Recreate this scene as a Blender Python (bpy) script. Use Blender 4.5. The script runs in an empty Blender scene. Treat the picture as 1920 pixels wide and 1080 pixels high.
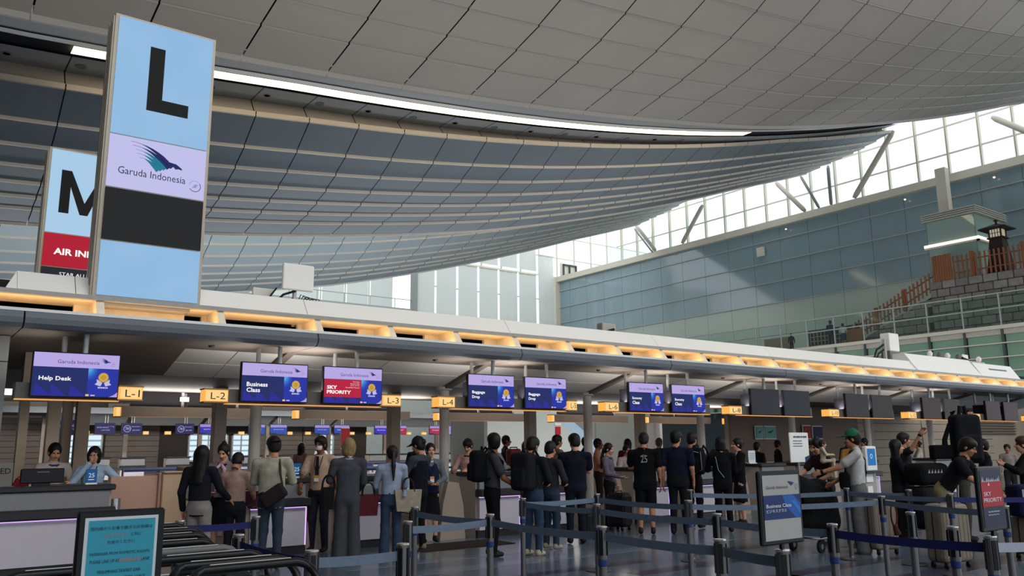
import bpy, bmesh, math, random
import numpy as np
from mathutils import Vector, Matrix
C = bpy.context.scene.collection
SC = bpy.context.scene
PI = math.pi
rnd = random.Random(7)

# ---------------------------------------------------------------- camera, world, exposure
def setup():
    f, az, pi_, ro = 1557.2, math.radians(53.236), math.radians(10.864), math.radians(-0.592)
    fw = Vector((math.cos(az)*math.cos(pi_), math.sin(az)*math.cos(pi_), math.sin(pi_)))
    r0 = Vector((math.sin(az), -math.cos(az), 0)); u0 = r0.cross(fw)
    r = r0*math.cos(ro) + u0*math.sin(ro); u = u0*math.cos(ro) - r0*math.sin(ro)
    cam = bpy.data.objects.new('camera', bpy.data.cameras.new('camera')); C.objects.link(cam)
    M = Matrix((r, u, -fw)).transposed().to_4x4(); M.translation = (0, 0, 1.55)
    cam.matrix_world = M
    cam.data.sensor_width = 36; cam.data.lens = 36*f/1920; cam.data.clip_end = 600; cam.data.clip_start = .05
    SC.camera = cam
setup()
W = bpy.data.worlds.new('world'); SC.world = W; W.use_nodes = True
bg = W.node_tree.nodes['Background']; bg.inputs[0].default_value = (.93, .97, 1, 1); bg.inputs[1].default_value = 1.7
SC.view_settings.view_transform = 'Standard'; SC.view_settings.look = 'None'
SC.view_settings.gamma = 1; SC.view_settings.use_curve_mapping = False; SC.view_settings.exposure = 0.0
cy = SC.cycles
cy.use_denoising = True; cy.max_bounces = 5; cy.diffuse_bounces = 4; cy.glossy_bounces = 3; cy.transparent_max_bounces = 12; cy.sample_clamp_indirect = 4
cy.caustics_reflective = False; cy.caustics_refractive = False

def area(name, loc, sx, sy, power, col=(1, .96, .9), rot=(0, 0, 0)):
    l = bpy.data.lights.new(name, 'AREA'); l.shape = 'RECTANGLE'; l.size = sx; l.size_y = sy; l.energy = power; l.color = col
    o = bpy.data.objects.new(name, l); C.objects.link(o); o.location = loc; o.rotation_euler = rot; return o
# added area lights, not fittings of the hall: fills for ceiling, canopies and deck
area('roof_fill', (14, 15.6, 4.4), 26, 3, 480, (1, .95, .88), (PI, 0, 0))  # four unseen fills added to brighten the vaults from below
area('roof_fill', (20, 49.5, 4.4), 40, 4, 3000, (.93, .97, 1), (PI, 0, 0))
area('roof_fill', (10, -8, 4.4), 30, 4, 900, (1, .95, .88), (PI, 0, 0))
area('roof_fill', (30, 31, 4.4), 30, 3, 700, (.93, .97, 1), (PI, 0, 0))
area('skyfill', (14, -11, 19.8), 60, 12, 5600, (.96, .98, 1), (math.radians(28), 0, 0))  # added soft daylight from above and behind the viewer
for i in range(6): area('rail_fill', (5.3+3.97*i, 12.72, 2.47), 2.2, .12, 85, (1, .93, .84), (PI, 0, 0))  # added on the rails to brighten the canopy soffit
area('rail_fill', (1.9, 12.72, 2.47), 1.0, .1, 14, (1, .93, .84), (PI, 0, 0))
for i in range(5): area('beam_fill', (5.6+3.9*i, 18.4, 2.5), 3, .4, 75, (1, .92, .84), (PI, 0, 0))  # unseen fill added for the inner soffit
for i in range(4): area('far_island_fill', (9+10*i, 44.5, 3.62), 8, 1, 380, (1, .93, .86), (math.radians(20), 0, 0))  # added to brighten the dark space under the far canopy
area('deck_fill', (27, 20, 4.6), 6, 4, 1500, (.97, .98, 1), (math.radians(75), 0, math.radians(-70)))  # added fill for the stone and green glass of the deck
area('mid_hall_fill', (20, 27, 4.2), 24, 4, 1900, (1, .95, .9))  # unseen, added to brighten the hall beyond the desks

# ---------------------------------------------------------------- materials
def lin(h):
    h = h.lstrip('#'); c = [int(h[i:i+2], 16)/255 for i in (0, 2, 4)]
    return tuple((x/12.92 if x <= .04045 else ((x+.055)/1.055)**2.4) for x in c) + (1,)
MATS = {}
def M(key, hexc=None, rough=.55, metal=0, emit=0, noise=.06, nscale=9, bump=0, alpha=1, stretch=None):
    if key in MATS: return MATS[key]
    m = bpy.data.materials.new(key); MATS[key] = m; m.use_nodes = True
    nt = m.node_tree; b = nt.nodes['Principled BSDF']; col = lin(hexc)
    b.inputs['Roughness'].default_value = rough; b.inputs['Metallic'].default_value = metal
    m.diffuse_color = col; b.inputs['Specular IOR Level'].default_value = .5 if (rough < .28 or metal) else .22
    if emit:
        b.inputs['Specular IOR Level'].default_value = 0; b.inputs['Roughness'].default_value = 1
        b.inputs['Base Color'].default_value = (0.02, 0.02, 0.02, 1); b.inputs['Emission Color'].default_value = col
        b.inputs['Emission Strength'].default_value = emit; return m
    b.inputs['Base Color'].default_value = col
    if noise or bump:
        tc = nt.nodes.new('ShaderNodeTexCoord'); nz = nt.nodes.new('ShaderNodeTexNoise')
        nz.inputs['Scale'].default_value = nscale; nz.inputs['Detail'].default_value = 3
        src = tc.outputs['Object']
        if stretch:
            mp = nt.nodes.new('ShaderNodeMapping'); mp.inputs['Scale'].default_value = stretch
            nt.links.new(src, mp.inputs[0]); src = mp.outputs[0]
        nt.links.new(src, nz.inputs['Vector'])
        rp = nt.nodes.new('ShaderNodeMapRange'); rp.inputs['To Min'].default_value = 1-noise; rp.inputs['To Max'].default_value = 1+noise
        rp.inputs['From Min'].default_value = .3; rp.inputs['From Max'].default_value = .7
        nt.links.new(nz.outputs['Fac'], rp.inputs['Value'])
        mx = nt.nodes.new('ShaderNodeVectorMath'); mx.operation = 'SCALE'; mx.inputs[0].default_value = col[:3]
        nt.links.new(rp.outputs[0], mx.inputs['Scale']); nt.links.new(mx.outputs[0], b.inputs['Base Color'])
        if bump:
            bp = nt.nodes.new('ShaderNodeBump'); bp.inputs['Strength'].default_value = bump; bp.inputs['Distance'].default_value = .01
            nt.links.new(nz.outputs['Fac'], bp.inputs['Height']); nt.links.new(bp.outputs[0], b.inputs['Normal'])
    if alpha < 1:
        b.inputs['Alpha'].default_value = alpha
    return m
def cloth(h, rough=.9):
    m = M('cloth_'+h, h, rough, noise=.13, nscale=14, bump=.25); m.node_tree.nodes['Principled BSDF'].inputs['Specular IOR Level'].default_value = .12; return m
def em(h, s=1.0): return M('lit_%s_%g' % (h, s), h, emit=s)
def glassy(key, hexc, rough=.06, mixf=.75):
    """coated glass pane: glossy reflection over a tinted diffuse back"""
    if key in MATS: return MATS[key]
    m = M(key, hexc, rough, noise=.03, nscale=.4); b = m.node_tree.nodes['Principled BSDF']
    b.inputs['IOR'].default_value = 1.7; b.inputs['Specular IOR Level'].default_value = mixf
    return m
def clear(key, hexc='#dfeeea', t=.8, g=.05):
    if key in MATS: return MATS[key]
    m = bpy.data.materials.new(key); MATS[key] = m; m.use_nodes = True; nt = m.node_tree
    for n in list(nt.nodes): nt.nodes.remove(n)
    o = nt.nodes.new('ShaderNodeOutputMaterial'); tr = nt.nodes.new('ShaderNodeBsdfTransparent'); gl = nt.nodes.new('ShaderNodeBsdfGlossy')
    df = nt.nodes.new('ShaderNodeBsdfDiffuse'); pass
    tr.inputs[0].default_value = lin(hexc); gl.inputs['Roughness'].default_value = .03; df.inputs[0].default_value = lin(hexc)
    m1 = nt.nodes.new('ShaderNodeMixShader'); m1.inputs[0].default_value = 1-t; nt.links.new(tr.outputs[0], m1.inputs[1]); nt.links.new(df.outputs[0], m1.inputs[2])
    m2 = nt.nodes.new('ShaderNodeMixShader'); m2.inputs[0].default_value = g; nt.links.new(m1.outputs[0], m2.inputs[1]); nt.links.new(gl.outputs[0], m2.inputs[2])
    nt.links.new(m2.outputs[0], o.inputs[0]); m.diffuse_color = lin(hexc); return m

# ---------------------------------------------------------------- mesh builder
def thing(name, label, cat, loc=(0, 0, 0), rz=0, group=None, kind=None):
    o = bpy.data.objects.new(name, None); C.objects.link(o); o.location = loc; o.rotation_euler = (0, 0, rz)
    o.empty_display_size = .1
    return tag(o, label, cat, group, kind)
def tag(o, label=None, cat=None, group=None, kind=None):
    if label: o['label'] = label
    if cat: o['category'] = cat
    if group: o['group'] = group
    if kind: o['kind'] = kind
    return o
def dup(o, loc=None, rz=None, label=None, parent=None):
    c = o.copy(); C.objects.link(c)
    if parent: c.parent = parent
    if loc is not None: c.location = loc
    if rz is not None: c.rotation_euler = (0, 0, rz)
    if label: c['label'] = label
    for ch in list(o.children): dup(ch, parent=c)
    return c
class MB:
    def __init__(s, mat=None): s.v = []; s.f = []; s.mi = []; s.mats = []; s.c = 0; s.sm = False; s.T = None; s.use(mat) if mat else None
    def use(s, mat):
        if mat not in s.mats: s.mats.append(mat)
        s.c = s.mats.index(mat); return s
    def add(s, vs, fs):
        n = len(s.v)
        if s.T is not None: vs = [s.T @ Vector(v) for v in vs]
        s.v += [tuple(v) for v in vs]; s.f += [tuple(i+n for i in f) for f in fs]; s.mi += [s.c]*len(fs); return s
    def box(s, x0, x1, y0, y1, z0, z1):
        v = [(x, y, z) for z in (z0, z1) for y in (y0, y1) for x in (x0, x1)]
        return s.add(v, [(0, 2, 3, 1), (4, 5, 7, 6), (0, 1, 5, 4), (2, 6, 7, 3), (0, 4, 6, 2), (1, 3, 7, 5)])
    def rbox(s, x0, x1, y0, y1, z0, z1, b=.01, seg=2):
        bm = bmesh.new(); bmesh.ops.create_cube(bm, size=1)
        for v in bm.verts: v.co = ((x0+x1)/2+v.co.x*(x1-x0), (y0+y1)/2+v.co.y*(y1-y0), (z0+z1)/2+v.co.z*(z1-z0))
        bmesh.ops.bevel(bm, geom=bm.edges[:]+bm.verts[:], offset=b, segments=seg, affect='EDGES', profile=.5)
        bm.verts.index_update()
        s.add([v.co[:] for v in bm.verts], [[v.index for v in f.verts] for f in bm.faces]); bm.free(); return s
    def prism(s, poly, a, b, ax='x'):
        """poly: 2d outline; extruded along ax from a to b. ax x: poly=(y,z); y: (x,z); z: (x,y)"""
        n = len(poly)
        def P(p, t): return {'x': (t, p[0], p[1]), 'y': (p[0], t, p[1]), 'z': (p[0], p[1], t)}[ax]
        v = [P(p, a) for p in poly]+[P(p, b) for p in poly]
        return s.add(v, [tuple(range(n))[::-1], tuple(range(n, 2*n))]+[(i, (i+1) % n, n+(i+1) % n, n+i) for i in range(n)])
    def poly(s, pts): return s.add(pts, [tuple(range(len(pts)))])
    def bar(s, a, b, w, h=None):
        """square bar between two points"""
        a = Vector(a); b = Vector(b); d = (b-a).normalized(); h = h or w
        up = Vector((0, 0, 1)) if abs(d.z) < .95 else Vector((0, 1, 0))
        r = d.cross(up).normalized()*w/2; u = r.cross(d).normalized()*h/2
        v = [a-r-u, a+r-u, a+r+u, a-r+u, b-r-u, b+r-u, b+r+u, b-r+u]
        return s.add(v, [(3, 2, 1, 0), (4, 5, 6, 7), (0, 1, 5, 4), (1, 2, 6, 5), (2, 3, 7, 6), (3, 0, 4, 7)])
    def tube(s, pts, r, n=8, closed=False):
        pts = [Vector(p) for p in pts]; m = len(pts); rs = r if isinstance(r, (list, tuple)) else [r]*m
        V = []; up = None
        for i, p in enumerate(pts):
            d = (pts[(i+1) % m]-pts[i-1]) if closed else (pts[min(i+1, m-1)]-pts[max(i-1, 0)])
            d.normalize()
            if up is None: up = Vector((0, 0, 1)) if abs(d.z) < .9 else Vector((1, 0, 0))
            x = d.cross(up).normalized(); up = x.cross(d).normalized()
            V += [p+(x*math.cos(2*PI*k/n)+up*math.sin(2*PI*k/n))*rs[i] for k in range(n)]
        F = []
        for i in range(m if closed else m-1):
            j = (i+1) % m
            F += [(i*n+k, i*n+(k+1) % n, j*n+(k+1) % n, j*n+k) for k in range(n)]
        if not closed: F += [tuple(range(n))[::-1], tuple(range((m-1)*n, m*n))]
        return s.add(V, F)
    def lathe(s, prof, n=16, c=(0, 0)):
        V = []; m = len(prof)
        for r, z in prof: V += [(c[0]+r*math.cos(2*PI*k/n), c[1]+r*math.sin(2*PI*k/n), z) for k in range(n)]
        F = [(i*n+k, i*n+(k+1) % n, (i+1)*n+(k+1) % n, (i+1)*n+k) for i in range(m-1) for k in range(n)]
        F += [tuple(range(n))[::-1], tuple(range((m-1)*n, m*n))]
        return s.add(V, F)
    def disc(s, c, r, y=None, n=20, a0=0, a1=2*PI, r2=0):
        """disc or ring in the xz plane at depth y facing -y"""
        k = n+1 if abs(a1-a0-2*PI) > 1e-6 else n
        A = [a0+(a1-a0)*i/n for i in range(k)]
        o = [(c[0]+r*math.cos(a), y, c[1]+r*math.sin(a)) for a in A]
        if not r2: return s.poly(o) if k == n else s.poly(o+[(c[0], y, c[1])])
        q = [(c[0]+r2*math.cos(a), y, c[1]+r2*math.sin(a)) for a in A]
        L = len(A); F = [(i, (i+1) % L, L+(i+1) % L, L+i) for i in range(L if k == n else L-1)]
        return s.add(o+q, F)
    def build(s, name, parent=None, off=None, smooth=None, mod=None):
        me = bpy.data.meshes.new(name)
        v = s.v
        if off is not None: v = [(a[0]-off[0], a[1]-off[1], a[2]-off[2]) for a in v]
        me.from_pydata(v, [], s.f)
        for m in s.mats: me.materials.append(m)
        if len(s.mats) > 1: me.polygons.foreach_set('material_index', s.mi)
        if smooth or (smooth is None and s.sm): me.polygons.foreach_set('use_smooth', [True]*len(s.f))
        me.update()
        o = bpy.data.objects.new(name, me); C.objects.link(o)
        if parent is not None: o.parent = parent
        return o
def obj(name, me, parent=None, loc=None):
    o = bpy.data.objects.new(name, me); C.objects.link(o)
    if parent is not None: o.parent = parent
    if loc is not None: o.location = loc
    return o
def mesh_np(name, V, F, mats, mi=None, smooth=True):
    me = bpy.data.meshes.new(name); n = len(V); k = len(F)
    me.vertices.add(n); me.vertices.foreach_set('co', np.asarray(V, np.float32).ravel())
    me.loops.add(k*4); me.loops.foreach_set('vertex_index', np.asarray(F, np.int32).ravel())
    me.polygons.add(k); me.polygons.foreach_set('loop_start', np.arange(0, k*4, 4, dtype=np.int32))
    me.polygons.foreach_set('loop_total', np.full(k, 4, np.int32))
    for m in mats: me.materials.append(m)
    if mi is not None: me.polygons.foreach_set('material_index', np.asarray(mi, np.int32))
    me.polygons.foreach_set('use_smooth', np.full(k, smooth))
    me.update(calc_edges=True); me.validate(); return me

# ---------------------------------------------------------------- lettering
TC = {}
def glyphs(body, bold=0.0):
    k = (body, bold)
    if k in TC: return TC[k]
    cu = bpy.data.curves.new('t', 'FONT'); cu.body = body; cu.size = 1; cu.resolution_u = 2; cu.offset = bold
    o = bpy.data.objects.new('t', cu); C.objects.link(o)
    dg = bpy.context.evaluated_depsgraph_get(); me = bpy.data.meshes.new_from_object(o.evaluated_get(dg))
    vs = [v.co[:2] for v in me.vertices]; fs = [tuple(p.vertices) for p in me.polygons]
    C.objects.unlink(o); bpy.data.objects.remove(o); bpy.data.curves.remove(cu); bpy.data.meshes.remove(me)
    if vs:
        x0 = min(v[0] for v in vs); x1 = max(v[0] for v in vs); y0 = min(v[1] for v in vs); y1 = max(v[1] for v in vs)
    else: x0 = y0 = 0; x1 = y1 = 1
    TC[k] = (vs, fs, x0, x1, y0, y1); return TC[k]
def text(mb, body, x, z, h, y, mat, w=None, align='l', bold=0.0):
    """flat lettering in the xz plane at depth y; h = height of the whole ink box, w = forced width"""
    vs, fs, x0, x1, y0, y1 = glyphs(body, bold)
    if not vs: return mb
    sz = h/max(y1-y0, 1e-6); sx = sz if w is None else w/(x1-x0)
    W_ = (x1-x0)*sx; ox = {'l': 0, 'c': -W_/2, 'r': -W_}[align]
    mb.use(mat).add([(x+ox+(a-x0)*sx, y, z+(b-y0)*sz) for a, b in vs], fs); return mb

# ---------------------------------------------------------------- signed-distance shapes -> smooth quad meshes
class Sdf:
    def __init__(s, lo, hi, h):
        s.h = h; s.lo = np.array(lo, np.float32)
        n = np.ceil((np.array(hi)-s.lo)/h).astype(int)+2; s.n = n
        g = [s.lo[i]+h*np.arange(n[i], dtype=np.float32) for i in range(3)]
        s.X, s.Y, s.Z = np.meshgrid(*g, indexing='ij'); s.P = np.stack([s.X, s.Y, s.Z], -1)
        s.d = np.full(n, 9., np.float32); s.best = np.full(n, 9., np.float32); s.m = np.zeros(n, np.int8)
    def put(s, d, mat, k=.02, bias=0):
        c = d-bias < s.best; s.m[c] = mat; s.best = np.minimum(s.best, d-bias)
        if k > 0:
            hh = np.clip(.5+.5*(s.d-d)/k, 0, 1); s.d = s.d*(1-hh)+d*hh-k*hh*(1-hh)
        else: s.d = np.minimum(s.d, d)
    def cut(s, d, k=.008):
        d = -d; hh = np.clip(.5-.5*(s.d-d)/k, 0, 1); s.d = s.d*(1-hh)+d*hh+k*hh*(1-hh)
    def cap(s, a, b, ra, rb, mat=0, k=.02, sc=None, fr=None, bias=0, flat=False):
        a = np.array(a, np.float32); b = np.array(b, np.float32); p = s.P-a; ba = b-a
        L = float(ba@ba)+1e-9; t = np.clip((p@ba)/L, 0, 1)
        q = p-t[..., None]*ba
        if sc is not None:
            R = np.eye(3) if fr is None else np.array(fr)
            q = q@R.T.astype(np.float32); q = q/np.array(sc, np.float32)
        d = np.sqrt((q*q).sum(-1))-(ra+(rb-ra)*t)
        if flat:
            tt = (p@ba)/math.sqrt(L); d = np.maximum(d, np.maximum(-tt, tt-math.sqrt(L)))
        s.put(d, mat, k, bias)
    def ell(s, c, r, mat=0, k=.01, fr=None, bias=0, ret=False):
        p = s.P-np.array(c, np.float32)
        if fr is not None: p = p@np.array(fr, np.float32).T
        r = np.array(r, np.float32); n1 = np.sqrt(((p/r)**2).sum(-1)); d = (n1-1)*float(r.min())
        if ret: return d
        s.put(d, mat, k, bias)
    def mesh(s):
        d = s.d; sg = d < 0
        cs = np.stack([sg[i:d.shape[0]-1+i, j:d.shape[1]-1+j, k:d.shape[2]-1+k] for i in (0, 1) for j in (0, 1) for k in (0, 1)], 0).sum(0)
        act = (cs > 0) & (cs < 8); idx = np.full(act.shape, -1, np.int64); idx[act] = np.arange(act.sum())
        I = np.argwhere(act); acc = np.zeros((len(I), 3)); cnt = np.zeros(len(I))
        corners = [(i, j, k) for i in (0, 1) for j in (0, 1) for k in (0, 1)]
        vals = {c: d[I[:, 0]+c[0], I[:, 1]+c[1], I[:, 2]+c[2]] for c in corners}
        for c in corners:
            for ax in range(3):
                if c[ax] == 0:
                    e = list(c); e[ax] = 1; e = tuple(e); a = vals[c]; b = vals[e]; x = (a < 0) != (b < 0)
                    t = np.where(x, a/(a-b+1e-12), 0); p = np.array(c, float)[None].repeat(len(I), 0); p[:, ax] += t
                    acc[x] += p[x]; cnt[x] += 1
        V = s.lo+(I+acc/np.maximum(cnt, 1)[:, None])*s.h
        vm = s.m[I[:, 0], I[:, 1], I[:, 2]]
        F = []
        for ax in range(3):
            u, v = [(1, 2), (2, 0), (0, 1)][ax]
            sl = [slice(None)]*3; s2 = [slice(None)]*3; sl[ax] = slice(0, -1); s2[ax] = slice(1, None)
            A = sg[tuple(sl)]; B = sg[tuple(s2)]; E = np.argwhere(A != B)
            ok = (E[:, u] > 0) & (E[:, v] > 0) & (E[:, u] < d.shape[u]-1) & (E[:, v] < d.shape[v]-1) & (E[:, ax] < d.shape[ax]-1)
            E = E[ok]; ins = A[E[:, 0], E[:, 1], E[:, 2]]
            def g(du, dv):
                q = E.copy(); q[:, u] -= du; q[:, v] -= dv; return idx[q[:, 0], q[:, 1], q[:, 2]]
            Q = np.stack([g(1, 1), g(0, 1), g(0, 0), g(1, 0)], 1)
            Q[~ins] = Q[~ins][:, ::-1]; F.append(Q)
        F = np.concatenate(F); F = F[(F >= 0).all(1)]
        fm = np.max(vm[F], 1) if len(F) else np.zeros(0)
        return V, F, fm
# ================================================================ the hall: floor, vaulted ceiling, walls
def structure():
    # ---- ground floor: polished blue terrazzo with purple inlay strips
    m = M('terrazzo', '#56626f', .2, noise=.12, nscale=1.1); b = m.node_tree.nodes['Principled BSDF']; b.inputs['Specular IOR Level'].default_value = .5
    fl = MB(m).box(-40, 90, -30, 120, -.12, 0).build('floor'); tag(fl, 'polished blue grey terrazzo floor of the departure hall', kind='structure')
    ms = M('terrazzo_plum', '#3f3d4b', .2, noise=.1, nscale=3); mt = M('terrazzo_light', '#66717d', .2, noise=.1, nscale=2)
    k = 0
    for x0, x1, y0, y1, mm in [(6.2, 8.6, 8.35, 8.6, ms), (7.6, 10.2, 7.55, 7.85, ms), (3.4, 5.8, 8.9, 9.15, ms), (9.6, 12.4, 8.4, 8.7, ms), (5.6, 7.2, 7.0, 7.25, ms), (8.6, 11.4, 6.3, 6.6, ms),
                               (5, 13, 9.35, 9.7, mt), (4, 9, 6.0, 6.5, mt), (9.4, 14, 5.2, 5.6, ms), (11, 16, 7.1, 7.5, mt), (3.4, 6, 5.2, 5.5, ms), (12.4, 16, 9.0, 9.3, ms), (5, 9, 10.3, 10.6, mt)]:
        MB(mm).box(x0, x1, y0, y1, -.01, .0025).build('inlay_strip', fl)
    MB(M('red_carpet', '#6e231f', .95, noise=.2, nscale=60)).rbox(3.0, 4.2, 4.9, 5.75, 0, .012, .004).build('carpet_mat', fl)
    MB(M('brown_carpet', '#2f2622', .95, noise=.2, nscale=60)).rbox(6.75, 8.5, 11.35, 12.15, 0, .012, .004).build('carpet_mat', fl)
    # ---- ceiling
    xs = [-12, 0, 6.1, 8.5, 13.8, 18.8, 23.6, 28.6, 33.4, 38.1, 42.9, 47.7, 52, 58, 64]
    zs = [11.35, 11.75, 12.0, 12.18, 12.87, 13.6, 14.35, 15.3, 16.29, 17.39, 18.64, 20.02, 21.33, 23.3, 25.35]
    cf = np.polyfit(xs, zs, 4); f = lambda x: float(np.polyval(cf, x))
    top = lambda x: float(np.interp(x, [14, 49, 64], [2.95, 2.2, 1.35])); lip = lambda x: float(np.interp(x, [28, 54, 64], [-.4, .3, .1]))
    sof = lambda x: float(np.interp(x, [12, 16.5, 64], [3.95, 3.8, 1.9]))
    def zc(x, y, yl):
        t = (yl-y)/8.0; h = .45*t+.55*t**3; return f(x)+lip(x)+(top(x)-lip(x))*h
    rows = [-8.0, -6.7, -5.63, -4.56, -3.49, -2.42, -1.35, 0]
    dark = M('ceiling_void', '#2a2a2b', .9, noise=0)
    names = {0: ('warm grey', '#a39e97', '#a09c96'), 1: ('slate grey', '#7d858b', '#e2d6c6'), 2: ('pale blue grey', '#9aa5a9', '#cfc9bf')}  # one panel material; the light on each vault is put into its tint
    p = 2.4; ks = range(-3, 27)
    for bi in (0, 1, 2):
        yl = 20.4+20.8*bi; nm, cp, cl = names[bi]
        mp = M('ceiling_lit_tint_%d' % bi, cp, .5, noise=.035, nscale=.5); ml = M('ceiling_lip_%d' % bi, cl, .45, noise=.03, nscale=.6)
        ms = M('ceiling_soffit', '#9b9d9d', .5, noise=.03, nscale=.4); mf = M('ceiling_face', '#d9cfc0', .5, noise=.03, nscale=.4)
        # dark backing behind the joints + trough
        bk = MB(dark); X = [-7.2+2.4*i for i in range(30)]+[64.0]
        for x0, x1 in zip(X[:-1], X[1:]):
            P = lambda x, y, d: (x, y, zc(x, y, yl)+d)
            for a, b_ in zip(rows[:-1], rows[1:]):
                bk.add([P(x0, yl+a, .22), P(x1, yl+a, .22), P(x1, yl+b_, .22), P(x0, yl+b_, .22)], [(0, 1, 2, 3)])
            zz = lambda x: f(x)+sof(x)+.12
            bk.add([(x0, yl-12.75, zz(x0)), (x1, yl-12.75, zz(x1)), (x1, yl-6.9, zz(x1)), (x0, yl-6.9, zz(x0)), (x0, yl-6.9, zc(x0, yl-6.9, yl)+.2), (x1, yl-6.9, zc(x1, yl-6.9, yl)+.2)], [(0, 1, 2, 3), (3, 2, 5, 4)])
        ce = bk.build('ceiling'); tag(ce, 'curved ceiling vault of lapped metal panels, tinted %s for its light' % nm, kind='structure')
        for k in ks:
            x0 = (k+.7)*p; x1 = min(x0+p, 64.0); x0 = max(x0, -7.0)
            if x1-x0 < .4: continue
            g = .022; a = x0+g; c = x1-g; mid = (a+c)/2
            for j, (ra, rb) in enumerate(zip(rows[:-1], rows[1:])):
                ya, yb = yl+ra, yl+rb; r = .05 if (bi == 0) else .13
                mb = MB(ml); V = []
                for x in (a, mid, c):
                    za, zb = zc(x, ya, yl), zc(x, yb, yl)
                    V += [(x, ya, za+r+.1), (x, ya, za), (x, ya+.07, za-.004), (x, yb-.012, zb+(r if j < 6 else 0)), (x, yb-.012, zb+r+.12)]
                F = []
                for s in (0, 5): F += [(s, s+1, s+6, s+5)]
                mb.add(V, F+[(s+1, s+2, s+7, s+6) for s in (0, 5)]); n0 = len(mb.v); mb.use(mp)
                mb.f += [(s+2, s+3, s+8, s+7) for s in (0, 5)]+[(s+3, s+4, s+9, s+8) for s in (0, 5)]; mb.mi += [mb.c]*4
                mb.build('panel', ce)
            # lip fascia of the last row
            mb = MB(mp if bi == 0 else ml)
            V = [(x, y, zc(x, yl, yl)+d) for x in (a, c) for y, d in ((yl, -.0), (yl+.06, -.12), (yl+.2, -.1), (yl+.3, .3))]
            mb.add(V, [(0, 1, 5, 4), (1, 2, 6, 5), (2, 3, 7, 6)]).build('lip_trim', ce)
            # soffit panel with slanted face
            zq = lambda x: f(x)+sof(x)
            mb = MB(ms); mb.add([(a, yl-8.8, zq(a)), (c, yl-8.8, zq(c)), (c, yl-7.25, zq(c)), (a, yl-7.25, zq(a))], [(0, 1, 2, 3)])
            mb.use(mf); zt = lambda x: zc(x, yl-8.0, yl)
            mb.add([(a, yl-7.25, zq(a)), (c, yl-7.25, zq(c)), (c, yl-7.6, zq(c)-.5*(zq(c)-zt(c))), (c, yl-8.02, zt(c)), (a, yl-8.02, zt(a)), (a, yl-7.6, zq(a)-.5*(zq(a)-zt(a)))], [(0, 1, 2, 5), (5, 2, 3, 4)])
            mb.build('soffit_panel', ce)
        # trough: far soffit, white reflector strip, lit cove
        zq = lambda x: f(x)+sof(x)
        for nm2, y0, y1, mt, xa, dz in (('trough_soffit', yl-20.9, yl-10.15, ms, -7, .05), ('reflector_strip', yl-10.15, yl-9.8, M('white_enamel', '#dcdcd8', .35, noise=.02), -7, 0), ('cove_light', yl-9.75, yl-9.05, em('#ffe8c2', 3.5), 4.0, 0)):
            mb = MB(mt); XX = [xa+((43 if nm2 == 'cove_light' else 60)-xa)*i/14 for i in range(15)]
            for q0, q1 in zip(XX[:-1], XX[1:]):
                mb.add([(q0, y0, zq(q0)+dz), (q1, y0, zq(q1)+dz), (q1, y1, zq(q1)+dz), (q0, y1, zq(q0)+dz)], [(0, 1, 2, 3)])
            mb.build(nm2, ce)
        if bi:   # downlights and grilles in the soffit
            for i in range(16):
                x = 2.1+i*2.4; z = zq(x)
                if i % 2 == 0:
                    o = MB(M('chrome', '#b9b9b8', .25, .9)).lathe([(.17, z-.03), (.17, z+.02), (.12, z+.02), (.12, z-.03)], 14, (x, yl-8.05)).build('downlight', ce)
                    MB(em('#ffe9cf', 1.2)).lathe([(.11, z-.012), (.11, z+.01)], 12, (x, yl-8.05)).build('lamp', o)
                else: MB(M('vent_grey', '#6d7072', .6)).lathe([(.2, z-.03), (.2, z+.02), (.05, z-.02)], 14, (x, yl-8.05)).build('air_vent', ce)
    # ---- right wall: blue coated glass with pale band, upper glazing
    wr = MB(M('wall_void', '#39444a', .9)).box(66.25, 66.6, 12, 79, 7.6, 22.4).build('wall_right'); tag(wr, 'tall blue glass wall along the upper deck', kind='structure')
    mb_ = glassy('blue_glass', '#8299a1', .1, .55); mpale = glassy('pale_glass', '#a9b7ae', .25, .5)
    ys = [12.5+3.05*i for i in range(22)]
    for y in ys:
        y1 = min(y+3.02, 78.9)
        for z0, z1, mt in ((8.0, 11.6, mpale), (11.63, 14.62, mpale), (14.68, 16.62, mb_), (16.68, 18.56, mb_), (18.62, 20.64, mb_), (20.7, 21.85, mb_)):
            MB(mt).box(66.1, 66.25, y, y1, z0, z1).build('panel', wr)
    for z in (14.65, 16.65, 18.6, 20.67): MB(M('rail_grey', '#a7aca9', .4)).box(65.98, 66.1, 12, 79, z-.04, z+.04).build('trim_strip', wr)
    cream = M('cream_steel', '#cfc9ba', .45, noise=.03)
    tag(MB(cream).box(65.6, 66.5, 12, 79.4, 21.85, 22.5).build('trim_1'), 'cream steel beam along the top of the blue glass wall', kind='structure')
    tag(MB(cream).box(65.4, 66.3, 78.4, 79.2, 8, 22.4).build('trim_2'), 'cream corner post where the blue glass wall meets the blinds', kind='structure')
    pane = clear('window_glass', '#f4fbff', .95); mull = M('mullion', '#d3d2bf', .45, noise=.03)
    w1 = MB(mull)
    for z in (24.3, 26.62, 29): w1.box(66.0, 66.12, 10, 68, z-.06, z+.06)
    w1 = w1.build('window_1'); tag(w1, 'long clerestory window band above the blue glass wall', kind='structure')
    y = 27.33-2.49*6
    while y < 68:
        MB(mull).box(65.95, 66.25, y-.06, y-.01, 22.5, 31).box(65.95, 66.25, y+.04, y+.09, 22.5, 31).build('mullion', w1)
        for z0, z1 in ((22.6, 24.2), (24.4, 26.5), (26.7, 29)): MB(pane).box(66.2, 66.22, y+.1, y+2.4, z0, z1).build('pane', w1)
        y += 2.49
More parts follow.
